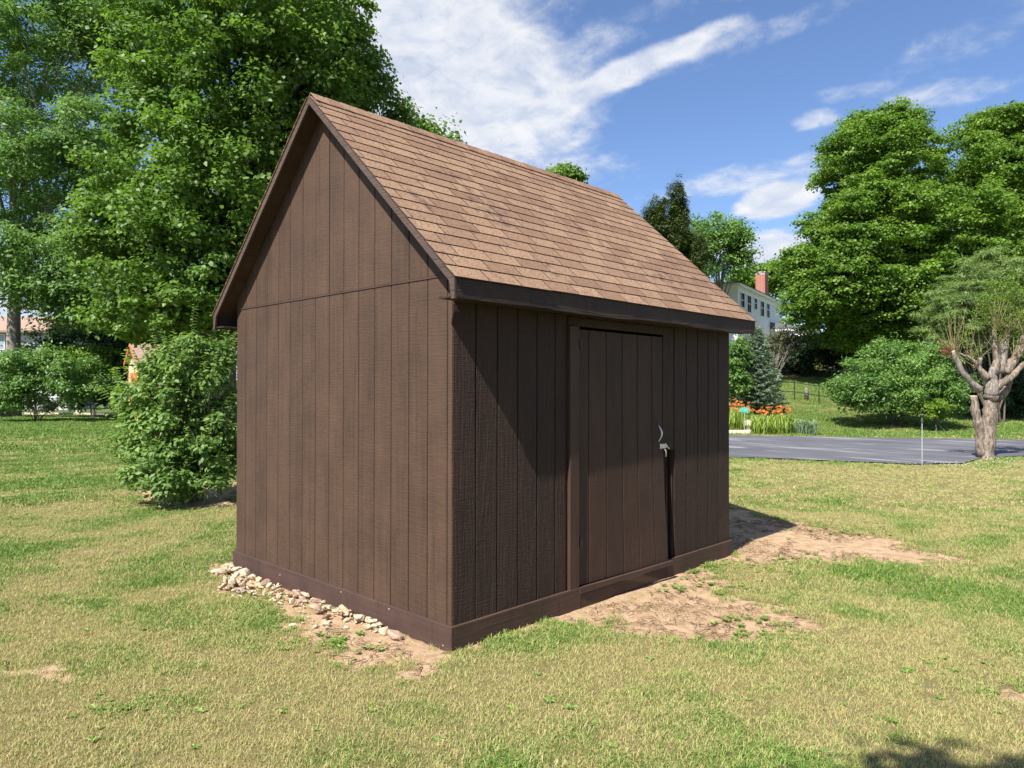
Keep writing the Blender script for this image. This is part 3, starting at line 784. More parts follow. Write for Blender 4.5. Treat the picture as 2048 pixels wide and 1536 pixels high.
def back_tree():
    rng = np.random.default_rng(5); base = np.array([4.7, -6.6, 0.0])
    root = empty('shade_tree', tuple(base), label='small maple standing behind the photographer, its shade falling on the nearest lawn', cat='tree')
    cc = np.array([4.00, -4.80, 5.60]); C = cc+unit(rng.normal(size=(44, 3)))*rng.uniform(.1, .75, (44, 1))*np.array([1.15, 1.1, .8])
    P, N, T, S = crown(C, rng.uniform(.28, .42, 44), 230, .12, rng)
    leaf_object('crown', P-base, N, T, S, .85, M['maple'], root, rng, kind='stuff')
    mb = MB(); limbs(mb, np.zeros(3), C-base, rng, .13, 5.2, 14, lean=(-.4, 1.3)); mb.build('trunk', M['bark_dark'], root, True)
back_tree()
# right of the shed, beyond the driveway
tree('juniper_tree', 'dark pointed evergreen peeking over the right slope of the shed roof', 'tree',
     [(1355, 430, 16, 62, 44, 1.0), (1318, 450, 20, 60, 44, .9), (1300, 460, 14, 40, 44, .7), (1340, 490, 45, 50, 44, 1.2), (1380, 520, 40, 40, 44, 1.2), (1370, 455, 9, 45, 44, .5)],
     260, (.16, .38), 150, .24, .20, M['juniper'], M['bark_dark'], (1345, 0), .3, 11, 21, depth=44, flat=2.3, up=1.2, n_limb=8, lo=.3)
tree('locust_tree', 'loose light green tree between the dark evergreen and the brick chimney', 'tree',
     [(1440, 470, 58, 42, 58, 2.0), (1430, 525, 75, 45, 58, 2.2), (1475, 500, 30, 40, 58, 1.5), (1400, 500, 35, 40, 58, 1.5)],
     110, (.6, 1.1), 170, .26, .5, M['bush'], M['bark_pale'], (1440, 0), .26, 8.5, 22, depth=60, n_limb=18, inner=.1, spread=.22)
tree('yard_tree', 'mid green tree behind the brick chimney of the white house', 'tree',
     [(1500, 565, 40, 22, 84, 2.5), (1565, 560, 45, 40, 84, 3), (1530, 560, 40, 25, 84, 3)],
     80, (.8, 1.3), 220, .32, .7, M['maple_right'], M['bark_dark'], (1540, 0), .3, 6, 23, depth=84, n_limb=6)
tree('maple_tree', 'bright green maple just right of the brick chimney, in front of the white house', 'tree',
     [(1750, 330, 105, 110, 45, 4), (1735, 460, 125, 105, 44, 4.5), (1680, 560, 95, 80, 43, 3.5), (1625, 610, 52, 45, 43, 2.2), (1590, 520, 22, 22, 43, 1), (1770, 258, 62, 36, 45, 2.5), (1745, 610, 130, 80, 44, 4), (1720, 665, 110, 40, 45, 3)],
     1180, (.40, .86), 195, .172, .85, M['maple_right'], M['bark_dark'], (1735, 0), .5, 16, 31, depth=46, n_limb=44, flat=.58, inner=.2, spread=.2)
tree('maple_tree', 'bright green broad maple at the right edge behind the cut back tree', 'tree',
     [(1990, 335, 130, 105, 45, 4), (2100, 420, 190, 190, 46, 5), (1930, 480, 130, 120, 43, 4), (1880, 590, 120, 80, 42, 3.5), (2020, 255, 80, 34, 45, 2.5), (1990, 600, 150, 80, 44, 4)],
     1180, (.40, .86), 195, .172, .85, M['maple_right'], M['bark_dark'], (1980, 0), .5, 16, 32, depth=46, n_limb=44, flat=.58, inner=.2, spread=.2)
# ---- distant woods closing the horizon
def woods():
    rng = np.random.default_rng(77); C = []
    for k in range(260):
        px = rng.uniform(-500, 2700); d = rng.uniform(85, 120)
        p = CAM+FH*d+RH*(px-1024)/FPX*d
        C.append([p[0], p[1], gz(p[0], p[1])+rng.uniform(.5, 5.5 if px < 1400 else 8)])
    C = np.array(C); P, N, T, S = crown(C, rng.uniform(1.6, 3.4, len(C)), 200, .7, rng, .8)
    o = leaf_object('far_woods', P, N, T, S, .8, M['maple'], None, rng, kind='stuff'); tag(o, 'distant belt of green woods closing the view beyond the gardens', 'woods')
woods()
def shrub(name, label, ells, nl, R, per, size, aspect, mt, seed, cat='shrub', depth=None, basepx=None, group=None, flat=.75, up=.5, stems=14, stem_mat=None, stem_r=.02, inner=.3, fill=.3, lo=.45, shoots=0, spread=.2):
    rng = np.random.default_rng(seed)
    p = wp(basepx, 777, depth); base = np.array([p[0], p[1], gz(p[0], p[1])])
    root = empty(name, tuple(base), label=label, cat=cat, group=group)
    E = [ellipsoid(*e) for e in ells]
    C = np.concatenate([lobes_in(E, nl, rng, lo, 1.0), lobes_in(E, int(nl*inner), rng, .1, lo)])
    C = C[C[:, 2] > base[2]+.08]
    Rr = rng.uniform(R[0], R[1], len(C))
    P, N, T, S = crown(C, Rr, per, size, rng, flat, up, fill, spread=spread)
    mb = MB()
    for i in rng.choice(len(C), min(stems, len(C)), replace=False):
        s = np.append(rng.normal(size=2)*.12, 0); c = C[i]-base; m_ = s+(c-s)*.5+np.array([0, 0, .12*np.linalg.norm(c)])+rng.normal(size=3)*.05
        mb.tube([s, m_, c], [stem_r, stem_r*.7, stem_r*.3], 5, False)
        for _ in range(3):
            e = m_+(c-m_)*.6+rng.normal(size=3)*.22; mb.tube([m_, e], [stem_r*.4, stem_r*.15], 4, False)
    LP, LN, LT, LS = [P-base], [N], [T], [S]
    for _ in range(shoots):           # arching shoots carrying leaves in pairs
        i = rng.integers(len(C)); s = C[i]-base; out = unit(s*np.array([1, 1, .2]))
        d = unit(out*.6+np.array([0, 0, .9])+rng.normal(size=3)*.35); ln = rng.uniform(.3, .65)
        e = s+d*ln; m_ = (s+e)/2; mb.tube([s, m_, e], [.005, .004, .002], 4, False)
        t = np.linspace(.15, 1, 11)[:, None]; pp = s+(e-s)*t
        for sd in (-1, 1):
            side = unit(np.cross(d, rng.normal(size=3)))*sd
            LP.append(pp+side*.045); LT.append(np.tile(side+d*.5, (11, 1))+rng.normal(size=(11, 3))*.2)
            LN.append(unit(np.tile(d*.5+np.array([0, 0, .8]), (11, 1))+rng.normal(size=(11, 3))*.3)); LS.append(size*1.1*rng.uniform(.7, 1.2, 11))
    P = np.concatenate(LP); k = P[:, 2] > .03
    leaf_object('foliage', P[k], np.concatenate(LN)[k], np.concatenate(LT)[k], np.concatenate(LS)[k], aspect, mt, root, rng, kind='stuff')
    mb.build('stems', stem_mat or M['bark_dark'], root, True)
    return root
shrub('leafy_shrub', 'large loose leafy shrub beside the left end of the shed', [(370, 800, 85, 85, 10.9, .9), (430, 735, 48, 50, 11.2, .5), (360, 735, 40, 35, 11, .5), (370, 915, 90, 70, 10.6, .85), (295, 880, 48, 62, 10.7, .6), (290, 790, 34, 42, 10.8, .4), (262, 830, 26, 26, 10.8, .3), (330, 745, 30, 30, 10.8, .35), (345, 712, 36, 18, 10.9, .35), (305, 750, 22, 26, 10.8, .3), (405, 700, 40, 22, 11, .4), (450, 880, 60, 90, 11, .7), (375, 965, 85, 28, 10.5, .8), (300, 945, 50, 26, 10.5, .5)],
      245, (.10, .22), 96, .092, .52, M['shrub'], 41, depth=10.9, basepx=370, stems=44, shoots=110, stem_r=.012, flat=.85, spread=.24, inner=.2)
bushgroup = 'bushes along the back of the left garden'
shrub('garden_bush', 'grey green bush below the house wall at the far left', [(70, 740, 75, 50, 36, 1.6), (30, 780, 60, 45, 36, 1.5), (150, 770, 55, 50, 36, 1.5)], 90, (.35, .7), 200, .16, .55, M['bush'], 42, depth=36, basepx=70, stems=10)
shrub('garden_bush', 'yellow green rounded bush left of the small orange shed', [(185, 728, 62, 38, 40, 1.6), (160, 720, 40, 32, 39, 1.2)], 60, (.35, .7), 220, .17, .6, M['lime_leaf'], 43, depth=40, basepx=185, stems=8)
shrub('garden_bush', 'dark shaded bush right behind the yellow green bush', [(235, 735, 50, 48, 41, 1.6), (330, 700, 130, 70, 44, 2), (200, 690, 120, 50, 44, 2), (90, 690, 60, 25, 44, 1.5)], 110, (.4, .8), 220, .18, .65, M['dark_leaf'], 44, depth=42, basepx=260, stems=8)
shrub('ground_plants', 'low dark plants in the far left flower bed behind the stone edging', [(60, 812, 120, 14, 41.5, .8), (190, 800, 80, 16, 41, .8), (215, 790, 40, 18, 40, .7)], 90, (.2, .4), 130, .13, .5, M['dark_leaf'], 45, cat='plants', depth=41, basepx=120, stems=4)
# right side shrubs
shrub('garden_bush', 'big rounded light green bush across the driveway', [(1770, 770, 100, 62, 30, 2.0), (1840, 745, 75, 62, 30.5, 1.8), (1720, 790, 60, 42, 29.5, 1.4), (1870, 790, 60, 45, 30, 1.5), (1800, 715, 60, 35, 30.5, 1.3)],
      240, (.24, .5), 230, .125, .45, M['bush'], 51, depth=30, basepx=1790, stems=16, shoots=50)
shrub('garden_bush', 'small yellow green bush at the foot of the big rounded bush', [(1870, 820, 34, 20, 28.5, .7)], 34, (.14, .28), 110, .10, .5, M['lime_leaf'], 52, depth=28.5, basepx=1870, stems=6)
shrub('garden_bush', 'grey green open bush against the white house wall', [(1565, 682, 36, 24, 46, 1.4), (1520, 700, 36, 26, 44, 1.2), (1580, 695, 30, 22, 46, 1)], 50, (.35, .65), 110, .17, .4, M['purple_leaf'], 53, depth=45, basepx=1545, stems=26, stem_mat=M['bark_pale'])
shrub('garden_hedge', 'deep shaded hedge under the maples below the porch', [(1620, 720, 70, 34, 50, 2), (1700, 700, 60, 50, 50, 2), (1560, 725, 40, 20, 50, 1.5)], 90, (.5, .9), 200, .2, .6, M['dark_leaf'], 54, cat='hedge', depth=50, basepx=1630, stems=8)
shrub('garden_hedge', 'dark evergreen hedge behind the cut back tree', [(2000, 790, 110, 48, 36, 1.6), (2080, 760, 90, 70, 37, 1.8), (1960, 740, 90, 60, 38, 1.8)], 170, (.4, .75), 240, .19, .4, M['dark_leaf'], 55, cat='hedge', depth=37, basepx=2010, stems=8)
shrub('garden_bush', 'green bush peeking out low behind the right corner of the shed', [(1468, 730, 26, 50, 33, .8), (1475, 770, 30, 30, 33, .8)], 40, (.25, .5), 200, .14, .5, M['bush'], 56, depth=33, basepx=1470, stems=6)
shrub('pine_tree', 'soft feathery pine behind the cut back tree', [(1940, 600, 75, 75, 33, 1.8), (2010, 570, 80, 60, 33, 1.8), (1900, 640, 55, 50, 32.5, 1.5), (2040, 640, 80, 70, 33, 1.6), (1985, 530, 40, 30, 33, 1)], 330, (.2, .5), 260, .24, .10, M['pine'], 57, cat='tree', depth=33, basepx=1990, stems=20, stem_r=.05, flat=.6)
def spruce():
    rng = np.random.default_rng(61); p = gp(1513, 826); d = camrf(p[0], p[1])[1]; base = p
    root = empty('spruce_tree', tuple(base), label='blue grey spruce on the slope behind the orange lilies', cat='tree')
    H = (826-652)/FPX*d; P = []; N = []; T = []
    mb = MB(); mb.tube([(0, 0, -.1), (0, 0, H*.5), (0, 0, H*.97)], [.09, .06, .01], 8)
    for k in range(210):
        t = (k+.5)/210; z = H*(.06+.93*t); R = (1.42*(1-t)**.8+.04)*rng.uniform(.8, 1.12); a = k*2.399
        e = np.array([math.cos(a)*R, math.sin(a)*R, z+R*.10]); s = np.array([0, 0, z-.02]); mb.tube([s, (s+e)/2-np.array([0, 0, .03*R]), e], [.016, .01, .003], 4, False)
        n = int(130*R)+40; u = rng.uniform(.15, 1.03, n)[:, None]; side = np.array([-math.sin(a), math.cos(a), 0])
        w_ = rng.normal(size=(n, 1))*.16*(1.1-u*.5)
        pp = s+(e-s)*u+side*w_+rng.normal(size=(n, 3))*.025-np.array([0, 0, 1])*np.abs(w_)*.25
        P.append(pp); T.append(unit(np.array([math.cos(a), math.sin(a), .25])*.7+side*np.sign(w_)*.8+rng.normal(size=(n, 3))*.3)); N.append(unit(np.array([0, 0, 1.])+rng.normal(size=(n, 3))*.5))
    P, N, T = map(np.concatenate, (P, N, T))
    leaf_object('foliage', P, N, T, .15*rng.uniform(.7, 1.2, len(P)), .26, M['spruce'], root, rng, kind='stuff')
    mb.build('trunk', M['bark_dark'], root)
spruce()

# ------------------------------------------------------------------ cut back (pollarded) tree
def pollard():
    d = 17.6; rng = np.random.default_rng(71); b = wp(1972, 777, d); base = np.array([b[0], b[1], gz(b[0], b[1])])
    root = empty('pollarded_tree', tuple(base), label='heavily cut back tree with bare stubs and thin new shoots by the driveway edge', cat='tree')
    q = lambda px, py, dd=0: wp(px, py, d+dd)-base
    k = d/FPX
    def limb(name, pts, rad, mt, sides=10):
        P = [q(*p) for p in pts]; out = []; rr = []
        for i in range(len(P)-1):
            for t in np.linspace(0, 1, 5)[:-1]:
                out.append(P[i]*(1-t)+P[i+1]*t+rng.normal(size=3)*.006); rr.append((rad[i]*(1-t)+rad[i+1]*t)*k*rng.uniform(.86, 1.14))
        out.append(P[-1]); rr.append(rad[-1]*k)
        mb = MB(); mb.tube(out, rr, sides); return mb.build(name, mt, root, True)
    limb('trunk', [(1972, 921), (1972, 905), (1976, 860), (1980, 820), (1982, 790), (1984, 770)], [18.5, 15.5, 13.5, 12, 11, 10.5], M['bark_tan'], 14)
    limb('trunk', [(1963, 912), (1959, 860), (1951, 825), (1947, 792)], [9.5, 9, 7.5, 6.2], M['bark_tan'], 12)
    limb('branch', [(1982, 792), (1985, 765), (1984, 748), (1992, 730)], [12, 11, 8.5, 6], M['bark_pale'], 12)
    limb('branch', [(1984, 782), (2000, 768), (2020, 757), (2040, 736), (2062, 715)], [10, 8, 6.5, 5.5, 5], M['bark_tan'])
    limb('branch', [(1960, 782, .1), (1945, 768), (1925, 745), (1914, 722), (1905, 704)], [8, 6.5, 5, 5, 5], M['bark_pale'])
    limb('branch', [(1975, 758), (1960, 738), (1955, 728), (1940, 715), (1916, 706)], [7, 5, 4, 3, 2], M['bark_tan'])
    limb('branch', [(1988, 748), (1994, 720), (1990, 690), (1989, 660)], [8, 6, 4.5, 3.5], M['bark_tan'])
    limb('branch', [(1998, 745, .15), (2004, 712, .15), (2008, 685, .15), (2012, 672, .15)], [11, 9, 8, 7], M['bark_pale'])
    limb('branch', [(2010, 745, .1), (2030, 718, .1), (2045, 690, .1), (2050, 670, 0)], [9, 8, 7, 6], M['bark_tan'])
    limb('branch', [(1990, 800, .3), (2005, 790, .3), (2020, 760, .3)], [8, 8, 6], M['bark_tan'])
    limb('branch', [(1960, 730), (1960, 716)], [3, 5], M['bark_pale'])
    limb('collar', [(1982, 800), (1982, 790)], [12.9, 12.3], M['bark_dark'], 14)
    for pa, pb, ra, rb in ((q(2012, 673, .13), q(2012.4, 671, .13), 7.2, 7.2), (q(1947, 793), q(1947, 791), 6.6, 6.2), (q(1905, 704), q(1904, 702), 5, 4.6)):
        mb = MB(); mb.tube([pa, pb], [ra*k, rb*k], 10); mb.build('cut_face', M['cut_wood'], root)
    mb = MB(); LP = []; LT = []
    heads = [(1905, 704, 16, 95), (1916, 706, 8, 75), (1960, 716, 9, 90), (1989, 660, 12, 100), (2012, 672, 16, 110), (2050, 670, 18, 120), (1914, 722, 8, 60), (1940, 715, 6, 110), (1994, 700, 8, 90), (2030, 718, 10, 90), (1950, 735, 5, 60)]
    for (hx_, hy, n, ln) in heads:
        for _ in range(n):
            a = rng.normal(0, .5)+(hx_-1985)/260; l2 = ln*rng.uniform(.35, 1.15); dd = rng.normal()*.22
            p0 = q(hx_+rng.normal()*3, hy+rng.normal()*3); p1 = q(hx_+math.sin(a)*l2*.5+rng.normal()*2, hy-math.cos(a)*l2*.5, dd*.5); p2 = q(hx_+math.sin(a*.8)*l2, hy-math.cos(a*.8)*l2, dd)
            mb.tube([p0, p1, p2], [.008, .006, .003], 4, False)
            if rng.random() < .75 and hx_ > 1935:
                t = rng.uniform(.0, 1, (22, 1)); LP.append(p1+(p2-p1)*t+rng.normal(size=(22, 3))*.07); LT.append(rng.normal(size=(22, 3))+np.array([0, 0, -.2]))
    mb.build('shoots', M['shoot_wood'], root)['kind'] = 'stuff'
    mb = MB()
    for _ in range(26):
        a = rng.normal(-.9, .45); l2 = rng.uniform(15, 45); p0 = q(1903+rng.normal()*4, 706+rng.normal()*4); mb.tube([p0, q(1903+math.sin(a)*l2, 706-math.cos(a)*l2, rng.normal()*.2)], [.009, .003], 4, False)
    mb.build('red_twigs', M['twig_red'], root)['kind'] = 'stuff'
    LP = np.concatenate(LP); LT = np.concatenate(LT)
    C = lobes_in([ellipsoid(2040, 610, 75, 60, 17.7, .5), ellipsoid(1985, 600, 45, 40, 17.9, .4), ellipsoid(2030, 660, 50, 40, 17.9, .4)], 84, rng, .3, 1); P, N, T, S = crown(C-base, rng.uniform(.12, .24, len(C)), 60, .06, rng)
    LP = np.concatenate([LP, P]); LT = np.concatenate([LT, T])
    leaf_object('foliage', LP, unit(rng.normal(size=LP.shape)+np.array([0, 0, .8])), LT, .06*rng.uniform(.6, 1.2, len(LP)), .45, M['lime_leaf'], root, rng, kind='stuff')
pollard()

# ------------------------------------------------------------------ white house on the hill
M['white'] = simple('white_painted_clapboard', (.78, .79, .80), .55, var=.04); M['white2'] = simple('white_painted_trim', (.80, .80, .79), .5, var=.03)
M['slate'] = simple('grey_roof_shingle', (.13, .135, .15), .85, var=.2, scale=20)
M['brick'] = simple('red_chimney_brick', (.36, .13, .085), .85, var=.25, scale=14)
M['mortar'] = simple('grey_mortar', (.42, .36, .32), .9)
m_, w_, b_ = mat('dark_window_glass'); b_.inputs['Base Color'].default_value = (.02, .028, .036, 1); b_.inputs['Roughness'].default_value = .25; b_.inputs['Specular IOR Level'].default_value = 0.0; M['glass'] = m_
M['green_shutter'] = simple('dark_green_shutter', (.03, .055, .045), .6)
def white_house():
    d0 = 60.0; c0 = wp(1475, 777, d0); dirL = unit(RH*6.2+FH*9.8); dirS = unit(-RH*9.8+FH*6.2)
    z0 = gz(c0[0], c0[1])-1.5
    root = empty('white_house', (c0[0], c0[1], z0), label='two storey white clapboard house with dark windows on the rise at right', cat='house')
    zt = 1.6827+(777-571)/FPX*60-z0; Ln = 17.0; Sd = 9.0
    root.rotation_euler = (0, 0, math.atan2(dirL[1], dirL[0]))   # local x along the long face, local +y = away/left
    # local frame: x = dirL, y = rot90(dirL) ; dirS is +y
    mb = MB(); mb.box((0, 0, 0), (Ln, Sd, zt)); mb.build('wall', M['white'], root)
    # clapboards as real laps
    mb = MB(); nlap = int(zt/.145)
    for k in range(nlap):
        z = k*.145
        mb.add([(0, -.004, z+.14), (Ln, -.004, z+.14), (Ln, -.032, z), (0, -.032, z), (0, 0, z), (Ln, 0, z)], [(0, 3, 2, 1), (3, 4, 5, 2)])
        mb.add([(-.004, 0, z+.14), (-.004, Sd, z+.14), (-.032, Sd, z), (-.032, 0, z), (0, 0, z), (0, Sd, z)], [(0, 1, 2, 3), (3, 2, 5, 4)])
    o = mb.build('clapboards', M['white'], root); o['kind'] = 'stuff'
    mb = MB(); mb.box((-.07, -.07, 0), (.16, .0, zt)); mb.build('corner_board', M['white2'], root)
    mb = MB(); mb.box((-.35, -.35, zt), (Ln+.35, Sd+.35, zt+.22)); mb.box((-.08, -.08, zt-.42), (Ln, .0, zt-.001)); mb.box((-.08, .001, zt-.42), (-.0, Sd, zt-.001)); mb.build('cornice', M['white2'], root)
    mb = MB(); e = .45; h = 1.15
    mb.add([(-e, -e, zt+.22), (Ln+e, -e, zt+.22), (Ln+e, Sd+e, zt+.22), (-e, Sd+e, zt+.22), (Sd/2, Sd/2, zt+.22+h), (Ln-Sd/2, Sd/2, zt+.22+h)], [(0, 1, 5, 4), (1, 2, 5), (2, 3, 4, 5), (3, 0, 4), (0, 3, 2, 1)])
    mb.build('roof', M['slate'], root)
    # windows on the long face: photo pixels -> distance along the face
    def along(px):
        t = (px-1024)/FPX; a, b = 18.77, 60.0   # r = a+.535 s ; f = b+.845 s
        return (t*b-a)/(.5346-t*.8451)
    zr = lambda py, s: 1.6827+(777-py)/FPX*(60+.8451*s)-z0
    for px0, px1, py0, py1, shut in ((1481, 1488, 583, 612, 0), (1494, 1501, 588, 622, 0), (1508, 1513, 592, 616, 0), (1521, 1527, 597, 630, 0), (1533, 1538, 601, 633, 0), (1497, 1503, 662, 690, 0)):
        s0, s1 = along(px0), along(px1); za, zb = zr(py1, s0), zr(py0, s0)
        mb = MB()
        for a, b in (((s0-.1, -.075, za-.1), (s1+.1, -.034, za)), ((s0-.1, -.075, zb), (s1+.1, -.034, zb+.12)), ((s0-.1, -.075, za), (s0, -.034, zb)), ((s1, -.075, za), (s1+.1, -.034, zb))): mb.box(a, b)
        wd = mb.build('window', M['white2'], root)
        mb = MB(); mb.box((s0, -.045, za), (s1, -.036, zb)); mb.build('pane', M['glass'], wd)
        mb = MB(); zm = (za+zb)/2; mb.box((s0, -.055, zm-.03), (s1, -.046, zm+.03)); mb.box(((s0+s1)/2-.02, -.053, za), ((s0+s1)/2+.02, -.0462, zb)); mb.build('glazing_bar', M['white2'], wd)
    # chimney
    s = along(1553); zc0 = zt-.2; zc1 = zr(543, s)
    mb = MB(); mb.box((s-.55, 1.0, zc0), (s+.95, 1.9, zc1)); mb.box((s-.6, .95, zc1), (s+1.0, 1.95, zc1+.12)); ch = mb.build('chimney', M['mortar'], root)
    mb = MB(); nzc = int((zc1-zc0)/.16)
    for k in range(nzc):
        z = zc0+k*.16
        for j in range(-1, 5):
            x0 = s-.55+j*.33+(k % 2)*.165; x1 = x0+.30; x0 = max(x0, s-.55); x1 = min(x1, s+.95)
            if x1-x0 > .05: mb.box((x0, .985, z+.015), (x1, 1.0, z+.15))
        for j in range(3):
            mb.box((s-.565, 1.0+j*.3+.01, z+.015), (s-.55, 1.29+j*.3, z+.15))
    mb.build('bricks', M['brick'], ch)['kind'] = 'stuff'
    # side wing with porch
    sA = along(1541)
    mb = MB(); zw = zr(662, sA); mb.box((sA, -3.2, 0), (sA+7.0, -.04, zw)); mb.build('wing_wall', M['white'], root)
    mb = MB(); mb.box((sA-.25, -3.5, zw), (sA+7.2, -.041, zw+.25)); mb.build('wing_cornice', M['white2'], root)
    mb = MB(); mb.add([(sA-.3, -3.6, zw+.25), (sA+7.3, -3.6, zw+.25), (sA+7.3, -.042, zw+.9), (sA-.3, -.042, zw+.9), (sA-.3, -.042, zw+.25), (sA+7.3, -.042, zw+.25)], [(0, 1, 2, 3), (0, 3, 4), (1, 5, 2), (0, 4, 5, 1)]); mb.build('wing_roof', M['slate'], root)
    for j in range(3):
        y0 = -2.9+j*.95; mb = MB(); mb.box((sA-.05, y0, zw-1.9), (sA-.001, y0+.7, zw-.5)); wd = mb.build('window', M['white2'], root)
        mb = MB()
        for a in range(2):
            for c in range(3): mb.box((sA-.06, y0+.06+a*.31, zw-1.83+c*.45), (sA-.051, y0+.33+a*.31, zw-1.45+c*.45))
        mb.build('pane', M['glass'], wd)
    return z0
white_house()
# terrace with white railing below the maple
def railing():
    a = wp(1545, 700, 50); b = wp(1620, 700, 52); z = a[2]-.0
    root = empty('porch_railing', (a[0], a[1], gz(a[0], a[1])), label='white porch railing over the dark hedge right of the house wall', cat='railing')
    A = np.array(a)-np.array(root.location); B = np.array(b)-np.array(root.location); h = .62
    for nm, zz, r in (('top_rail', h, .05), ('bottom_rail', .08, .05)):
        mb = MB(); mb.tube([A+np.array([0, 0, zz]), B+np.array([0, 0, zz])], r, 4); mb.build(nm, M['white2'], root)
    for k in range(21):
        p = A+(B-A)*k/20; mb = MB()
        if k % 10 == 0: mb.tube([p-np.array([0, 0, A[2]]), p+np.array([0, 0, h+.15])], .08, 4); mb.build('post', M['white2'], root)
        else: mb.tube([p+np.array([0, 0, .08]), p+np.array([0, 0, h])], .022, 4); mb.build('baluster', M['white2'], root)
    mb = MB(); dd = FH*2.5; mb.prism([A+np.array([0, 0, -.12]), B+np.array([0, 0, -.12]), B+np.array([0, 0, -.02]), A+np.array([0, 0, -.02])], dd); mb.build('deck_edge', M['white2'], root)
railing()
# left: neighbour's house and small orange shed
M['grey_wall'] = simple('pale_grey_siding', (.50, .50, .52), .6, var=.05); M['pink_roof'] = simple('faded_pink_brown_roof', (.33, .215, .165), .85, var=.12, scale=10)
def left_house():
    d = 54.0; a = wp(-160, 777, d); root = empty('neighbour_house', (a[0], a[1], 0), label='pale grey house with pinkish brown roof behind the trees at far left', cat='house')
    root.rotation_euler = (0, 0, math.atan2(RH[1], RH[0])+.12)
    zt = 1.6827+(777-660)/FPX*d; Ln = 10.4; k = d/FPX
    mb = MB(); mb.box((0, 0, -.2), (Ln, 7, zt)); mb.build('wall', M['grey_wall'], root)
    mb = MB()
    for q in range(int(zt/.22)): z = q*.22; mb.add([(0, -.004, z+.215), (Ln, -.004, z+.215), (Ln, -.03, z), (0, -.03, z), (0, 0, z), (Ln, 0, z)], [(0, 3, 2, 1), (3, 4, 5, 2)])
    mb.build('clapboards', M['grey_wall'], root)['kind'] = 'stuff'
    mb = MB(); mb.prism([(-.4, -.5, zt-.05), (-.4, 3.5, zt+1.35), (-.4, 7.5, zt-.05), (-.4, 7.5, zt-.2), (-.4, 3.5, zt+1.15), (-.4, -.5, zt-.2)], (Ln+.8, 0, 0)); mb.build('roof', M['pink_roof'], root)
    for x0 in (1.2, 4.9):
        mb = MB(); mb.box((x0, -.07, zt-1.5), (x0+1.0, -.032, zt-.3)); wd = mb.build('window', M['white2'], root); mb = MB(); mb.box((x0+.08, -.08, zt-1.42), (x0+.92, -.071, zt-.38)); mb.build('pane', simple('curtained_window_glass', (.30, .36, .42), .2), wd)
left_house()
M['cream'] = simple('cream_painted_board', (.78, .62, .34), .6, var=.06); M['orange_red'] = simple('orange_red_painted_trim', (.62, .16, .06), .6, var=.08)
def orange_shed():
    d = 33.0; a = wp(258, 777, d); root = empty('play_shed', (a[0], a[1], 0), label='small cream and orange garden shed half hidden behind the leafy shrub', cat='shed')
    root.rotation_euler = (0, 0, math.atan2(RH[1], RH[0])-.85)
    k = d/FPX; ze = 1.6827+(777-725)*k; zr_ = 1.6827+(777-692)*k; wd_ = 1.7; dp = 2.4
    mb = MB(); mb.prism([(0, 0, 0), (wd_, 0, 0), (wd_, 0, ze), (wd_*.5, 0, zr_-.05), (0, 0, ze)], (0, dp, 0)); mb.build('wall', M['cream'], root)
    for q in range(8):
        x = q*wd_/8; tp = lambda x: ze+(zr_-.08-ze)*(1-abs(x/wd_-.5)*2)
        mb = MB(); mb.prism([(x+.01, -.02, 0), (x+wd_/8-.01, -.02, 0), (x+wd_/8-.01, -.02, tp(x+wd_/8-.01)), (x+.01, -.02, tp(x+.01))], (0, .019, 0)); mb.build('wall_board', M['cream'], root)
    for s, x0, x1 in ((1, -.12, wd_/2), (-1, wd_+.12, wd_/2)):
        sl = (zr_-ze)/(wd_/2); e = ze-.12*sl
        mb = MB(); mb.prism([(x0, -.18, e), (x1, -.18, zr_), (x1, -.18, zr_+.05), (x0, -.18, e+.05)], (0, dp+.36, 0)); mb.build('roof_panel', M['pink_roof'], root)
        mb = MB(); mb.prism([(x0, -.205, e-.10), (x1, -.205, zr_-.10), (x1, -.205, zr_+.04), (x0, -.205, e+.04)], (0, .024, 0)); mb.build('rake_board', M['orange_red'], root)
    mb = MB(); mb.box((wd_*.5-.2, -.05, ze-.35), (wd_*.5+.2, -.021, ze+.1)); wn = mb.build('window', M['white2'], root); mb = MB(); mb.box((wd_*.5-.16, -.058, ze-.31), (wd_*.5+.16, -.051, ze+.06)); mb.build('pane', simple('pale_sky_glass', (.55, .6, .65), .15), wn)
    mb = MB(); mb.box((wd_*.30, -.06, 0), (wd_*.85, -.021, ze-.5)); mb.build('door', M['orange_red'], root)
    for x in (-.02, wd_-.08): boxo('corner_board', (x, -.04, 0), (x+.10, -.0205, ze-.02), M['orange_red'], root)
orange_shed()

